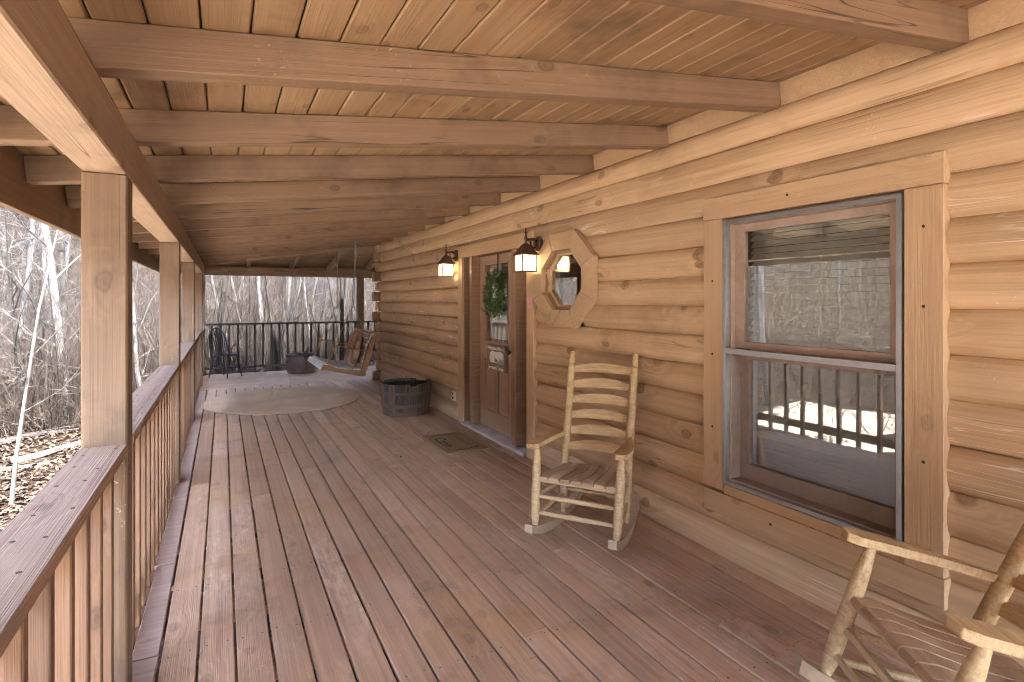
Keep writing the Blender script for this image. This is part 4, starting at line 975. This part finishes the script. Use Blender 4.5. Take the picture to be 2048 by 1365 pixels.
# ------------------------------------------------------------------ metal tub and windsor chair
c0 = (1.49, 12.46)
t = thing('metal_tub', (*c0, 0), 'dark rusty round metal tub on the deck by far railing', 'tub')
mb = MB(); mb.lathe([(.285, 0.0), (.29, .01), (.305, .30), (.308, .355), (.322, .36), (.325, .385), (.315, .392), (.30, .385), (.294, .30), (.27, .12), (.0, .12)], 32, c0, cap=False); mb.build('tub_body', 'tub', t, smooth=True)
mb = MB(); mb.lathe([(.309, .355), (.326, .357), (.330, .375), (.326, .39), (.309, .393)], 32, c0, cap=False); mb.build('rim_band', 'black_paint', t, smooth=True)
MB().tube([(c0[0] + .02 + .11 * math.cos(a), c0[1] - .1 + .03 * math.sin(a), .40 + .012 * math.sin(2 * a)) for a in np.linspace(0, 6.2832, 14)], .008, 6).build('ring_handle', 'black_paint', t)

def windsor(loc, rz_):
    t = thing('windsor_chair', (0, 0, 0), 'black hoop-back spindle chair at far left corner of the porch', 'chair')
    mb = MB(); n = 24
    for z, k in ((.435, .90), (.445, 1.0), (.462, 1.0), (.466, .96)):
        for i in range(n):
            a = 2 * math.pi * i / n; mb.v.append((.215 * k * math.copysign(abs(math.cos(a)) ** .75, math.cos(a)), .205 * k * math.copysign(abs(math.sin(a)) ** .75, math.sin(a)), z))
    for r in range(3):
        for i in range(n): a = r * n + i; b = r * n + (i + 1) % n; mb.f.append((a, b, b + n, a + n))
    mb.f.append(tuple(range(n))); mb.f.append(tuple(3 * n + i for i in reversed(range(n)))); mb.build('seat', 'black_paint', t)
    for sx in (-1, 1):
        for sy in (-1, 1):
            MB().tube([(sx * .145, sy * .13, .44), (sx * .17, sy * .165, .26), (sx * .178, sy * .175, .20), (sx * .205, sy * .215, 0.0)], [.012, .018, .019, .011], 8).build('leg', 'black_paint', t, smooth=True)
    for sx in (-1, 1): MB().tube([(sx * .178, -.18, .19), (sx * .178, 0, .19), (sx * .178, .18, .19)], [.008, .012, .008], 8).build('stretcher', 'black_paint', t)
    MB().tube([(-.178, 0, .19), (.178, 0, .19)], .009, 8).build('stretcher', 'black_paint', t)
    hoop = []
    for i in range(17):
        a = math.pi * i / 16; hoop.append((.205 * math.cos(a) * (1.05 if .2 < i / 16 < .8 else 0.98), .165 + .10 * (math.sin(a) ** .8), .462 + .53 * math.sin(a) ** .8))
    MB().tube(hoop, .0135, 8).build('back_hoop', 'black_paint', t, smooth=True)
    for i in range(7):
        x_ = -.135 + .045 * i; top = .462 + .53 * (1 - (x_ * 1.28 / .21) ** 2 * .55) ** .5 - .01; yt = .165 + .10 * ((top - .462) / .53)
        if i == 3:
            mb = MB(); mb.prism([(-.022, .462), (.022, .462), (.030, .62), (.018, .72), (.032, .84), (.024, top), (-.024, top), (-.032, .84), (-.018, .72), (-.030, .62)], 1, -.005, .005)
            mb.v = [(a, b + .155 + .10 * (c - .462) / .53, c) for a, b, c in mb.v]; mb.build('splat', 'black_paint', t)
        else: MB().tube([(x_ * .85, .150, .46), (x_ * 1.0, .155 + (yt - .155) * .5, .46 + (top - .46) * .5), (x_ * 1.28, yt, top)], [.007, .0095, .006], 6).build('spindle', 'black_paint', t)
    t.matrix_basis = Matrix.Translation(loc) @ Matrix.Rotation(rz_, 4, 'Z'); WM[t] = t.matrix_basis.copy(); return t
# it faces away towards the right, the hoop nearest the camera
windsor((0.05, 12.40, 0), math.atan2(-0.61, -0.79) + math.pi / 2 + math.pi / 2 + R(0) if False else R(180 - 38))

# ------------------------------------------------------------------ woodland
VEG = random.Random(21)
def branch(mb, p, d, L, r, lvl, rr, sides, droop=0.0, up=0.15, w0=0.10):
    """one wandering tapered branch; returns points along it for children"""
    nseg = 5 if lvl == 0 else (4 if lvl == 1 else 3); pts = [p.copy()]; rad = [r]; dd = d.copy()
    for i in range(nseg):
        wob = w0 if lvl == 0 else 0.28
        dd = (dd + Vector((rr.gauss(0, wob), rr.gauss(0, wob), rr.gauss(0, wob) + up * (0.5 if lvl else 0.2)))).normalized()
        pts.append(pts[-1] + dd * L / nseg); rad.append(max(0.0022, r * (1 - 0.80 * (i + 1) / nseg)))
    mb.tube(pts, rad, sides, cap=False); return pts, rad
def make_tree_meshes(seed, height, tr, nb, depth, lean=(0, 0), first=0.25, spread=0.9, w0=0.06):
    rr = random.Random(seed); T = MB(); K = MB()
    pts, rad = branch(T, Vector((0, 0, -0.25)), Vector((lean[0], lean[1], 1)).normalized(), height, tr, 0, rr, 8, w0=w0)
    def at(pts, rad, q):
        f_ = q * (len(pts) - 1); i = min(int(f_), len(pts) - 2); u = f_ - i
        return pts[i].lerp(pts[i + 1], u), rad[i] * (1 - u) + rad[i + 1] * u, (pts[i + 1] - pts[i]).normalized()
    def grow(pts, rad, L, n, lvl):
        for i in range(n):
            q = first + (1 - first) * (i + rr.random()) / n if lvl == 1 else rr.uniform(0.15, 1.0)
            p, r_, d = at(pts, rad, min(q, 0.99)); a = rr.uniform(0, 6.283); o = d.orthogonal().normalized(); o.rotate(Matrix.Rotation(a, 3, d))
            nd = (d * rr.uniform(.35, 1.0) + o * spread).normalized(); l = L * rr.uniform(.35, .75) * (1 - .45 * q if lvl == 1 else 1)
            cp_, cr_ = branch(K, p, nd, l, max(.003, r_ * rr.uniform(.2, .42)), lvl, rr, 5 if lvl == 1 else 3)
            if lvl < depth: grow(cp_, cr_, l, rr.randint(4, 7) if lvl == 1 else rr.randint(2, 4), lvl + 1)
    grow(pts, rad, height * .55, nb, 1)
    return T.mesh('trunk', None, True), K.mesh('crown', None, True)
def mat_copy(me, mat): c = me.copy(); c.materials.append(M[mat]); return c
TEMPL = []
for i, (hgt, tr, nb, dep, first, mat) in enumerate(((12, .085, 10, 3, .38, 'bark_pale'), (13, .11, 10, 3, .42, 'bark_grey'), (7, .05, 16, 3, .12, 'bark_grey'), (12, .15, 20, 3, .3, 'bark_dark'),
                                                   (6, .04, 18, 3, .08, 'bark_pale'), (12, .08, 10, 3, .40, 'bark_grey'), (5, .03, 16, 3, .06, 'bark_grey'), (8, .06, 18, 3, .15, 'bark_pale'))):
    a, b = make_tree_meshes(100 + i, hgt, tr, nb, dep, (VEG.uniform(-.05, .05), VEG.uniform(-.05, .05)), first)
    TEMPL.append((mat_copy(a, mat), mat_copy(b, mat)))
def plant(tmesh, kmesh, x, y, label, group=None, sc=1.0, rz_=0.0, name='bare_tree', cat='tree', tilt=0.0):
    mx = Matrix.Translation((x, y, gz(x, y))) @ Matrix.Rotation(rz_, 4, 'Z') @ Matrix.Rotation(tilt, 4, 'X') @ Matrix.Scale(sc, 4)
    o = bpy.data.objects.new(name, None); COL.objects.link(o); o.empty_display_size = .2; o.matrix_basis = mx; WM[o] = mx; tag(o, label, cat, group)
    for nm, me in (('trunk', tmesh), ('crown', kmesh)):
        c = bpy.data.objects.new(nm, me); COL.objects.link(c); c.parent = o
    return o
# trees one can single out
def special(seed, x, y, hgt, tr, nb, mat, label, lean=(0, 0), first=.3, dep=3):
    a, b = make_tree_meshes(seed, hgt, tr, nb, dep, lean, first); plant(mat_copy(a, mat), mat_copy(b, mat), x, y, label)
special(31, 1.80, 20.0, 11, .135, 10, 'bark_pale', 'thick pale tree trunk right behind the middle of the far railing', (.01, 0), .45)
special(32, 2.03, 20.2, 10, .085, 12, 'bark_pale', 'slimmer pale stem growing beside the thick pale trunk behind far railing', (.03, 0), .3)
special(33, 3.62, 24.0, 13, .17, 7, 'bark_dark', 'dark straight tree trunk behind far railing, left of the swing chains', (-.01, 0), .7)
special(34, 0.12, 18.5, 8, .058, 14, 'bark_pale', 'thin pale sapling behind the black spindle chair', (-.01, 0), .2)
special(35, 0.62, 19.0, 8, .045, 12, 'bark_pale', 'thin pale sapling behind far railing, right of the spindle chair', (.01, 0), .2)
special(36, 3.95, 19.0, 9, .055, 12, 'bark_dark', 'thin dark leaning tree behind far railing near the swing', (.12, 0), .25)
special(37, 4.6, 20.5, 9, .06, 12, 'bark_grey', 'thin grey tree seen beside the far post by the swing', (-.08, 0), .25)
special(38, -2.85, 14.5, 9, .095, 16, 'bark_pale', 'pale leaning tree seen just left of the nearest porch post', (-.02, .02), .12)
special(39, -2.35, 8.95, 4.6, .028, 9, 'bark_pale', 'slender pale sapling nearest the porch at left edge', (.05, .03), .25, 2)
special(40, -2.5, 8.75, 4.2, .022, 8, 'bark_pale', 'second slender sapling leaning out at the left edge', (-.06, .05), .3, 2)
special(41, -1.35, 13.6, 7, .05, 16, 'bark_pale', 'forked pale tree between the first and second porch posts', (-.14, .02), .10)
special(42, -1.15, 14.0, 7, .042, 14, 'bark_grey', 'grey leaning stem between the first and second porch posts', (.13, .02), .1)
# the wood behind
BARK = ['pale-barked', 'grey-barked', 'slim grey', 'dark-barked', 'small pale', 'mid-sized grey', 'thin grey', 'slender pale']
n = 0; spots = []
while n < 250:
    if n < 150:
        u = VEG.uniform(-.30, .36); y = 13.8 + 44 * VEG.random() ** 1.35; x = u * y + VEG.uniform(-1, 1)
    else:
        y = VEG.uniform(-2, 30); x = VEG.uniform(-26, -5.5)
    if x > 4 and y < 15.5: continue
    if any((x - a) ** 2 + (y - b) ** 2 < .16 for a, b in spots): continue
    spots.append((x, y)); ti = VEG.randrange(8)
    if ti == 3 and y < 30 and n < 150: ti = 5
    tm, km = TEMPL[ti]; lab = 'bare %s tree in the winter thicket %s' % (BARK[ti], 'beyond the far railing' if n < 150 else 'on the slope left of the porch')
    plant(tm, km, x, y, lab, 'trees in the hillside thicket', VEG.uniform(.6, 1.0), VEG.uniform(0, 6.28), tilt=VEG.gauss(0, .06)); n += 1
# trees far behind the house, closing the view
# fallen branches on the slope
def fallen(x, y, a, L, r, label, seed):
    rr = random.Random(seed); pts = []; d = a
    for i in range(8):
        pts.append((x, y, gz(x, y) + r * .6 + .02 * math.sin(i))); d += rr.gauss(0, .22); x += math.cos(d) * L / 7; y += math.sin(d) * L / 7
    o = MB().tube(pts, [r * (1 - .09 * i) for i in range(8)], 7).build('fallen_branch', 'bark_dark', smooth=True); tag(o, label, 'branch', 'fallen branches')
fallen(-3.0, 11.5, .25, 2.6, .07, 'dark fallen branch lying nearest below the pale leaning tree', 1)
fallen(-3.6, 10.4, .1, 2.4, .05, 'thin dark fallen branch on leaf litter at left', 2)
fallen(-3.9, 12.6, .45, 3.0, .06, 'dark fallen limb higher on the slope at left', 3)

# undergrowth of thin stems and leaf litter, too many to count
rng = np.random.default_rng(4)
def brush(N, xs, ys, Lmin, Lmax, r0, r1, tilt, name, label_mat, seg=3):
    L = rng.uniform(Lmin, Lmax, N); az = rng.uniform(0, 2 * np.pi, N); el = np.abs(rng.normal(0, tilt, N))
    d = np.stack([np.sin(el) * np.cos(az), np.sin(el) * np.sin(az), np.cos(el)], -1)
    bend = rng.normal(0, .35, (N, 3)); base = np.stack([xs, ys, ground_z(xs, ys)], -1); base[:, 2] += rng.uniform(-.05, 1, N) ** 2 * rng.uniform(0, 2.6, N)
    u = np.cross(d, np.array([.31, .77, .55])); u /= np.linalg.norm(u, axis=1)[:, None]; v = np.cross(d, u)
    r = rng.uniform(r0, r1, N); V = []
    for k in range(seg + 1):
        t_ = k / seg; c = base + d * (L * t_)[:, None] + bend * (L * t_ * t_ * .6)[:, None]
        for a in range(3):
            an = 2.094 * a; V.append(c + (u * math.cos(an) + v * math.sin(an)) * (r * (1 - .8 * t_))[:, None])
    V = np.stack(V, 1); nvv = 3 * (seg + 1); F = []
    for k in range(seg):
        for a in range(3):
            b = (a + 1) % 3; F.append([3 * k + a, 3 * k + b, 3 * k + 3 + b, 3 * k + 3 + a])
    F = (np.array(F)[None] + (np.arange(N) * nvv)[:, None, None]).reshape(-1, 4)
    return kind(put(name, np_mesh(name, V.reshape(-1, 3), F, label_mat)), 'stuff')
N = 38000; ys = 13.6 + 34 * rng.random(N) ** 1.5; xs = ys * rng.uniform(-.31, .37, N) + rng.normal(0, .8, N)
ok = ~((xs > 3.5) & (ys < 15)); o = brush(ok.sum(), xs[ok], ys[ok], .5, 2.4, .003, .010, .75, 'undergrowth', 'twig'); o['label'] = 'tangled bare undergrowth on the hillside'
N = 9000; ys = rng.uniform(0, 26, N); xs = rng.uniform(-22, -5.0, N)
o = brush(N, xs, ys, .6, 2.6, .004, .012, .7, 'undergrowth', 'twig'); o['label'] = 'tangled bare undergrowth on the slope beside the porch'
N = 60000; ys = 6 + 28 * rng.random(N) ** 1.3; xs = np.where(rng.random(N) < .75, ys * rng.uniform(-.34, .36, N), rng.uniform(-14, -1.2, N))
ok = ~((xs > -.9) & (ys < 13.4)); xs, ys = xs[ok], ys[ok]; N = len(xs)
c = np.stack([xs, ys, ground_z(xs, ys) + rng.uniform(.005, .05, N)], -1); a1 = rng.normal(size=(N, 3)); a1[:, 2] *= .35; a1 /= np.linalg.norm(a1, axis=1)[:, None]
a2 = np.cross(a1, np.array([.1, .2, 1.0])); a2 /= np.linalg.norm(a2, axis=1)[:, None]; s_ = rng.uniform(.025, .065, N)[:, None]
V = np.stack([c - a1 * s_, c - a2 * s_ * .55, c + a1 * s_, c + a2 * s_ * .55 + np.array([0, 0, .01])], 1).reshape(-1, 3)
o = kind(put('leaf_litter', np_mesh('leaf_litter', V, np.arange(4 * N).reshape(-1, 4), 'leaves')), 'stuff'); o['label'] = 'brown fallen leaves over the ground'
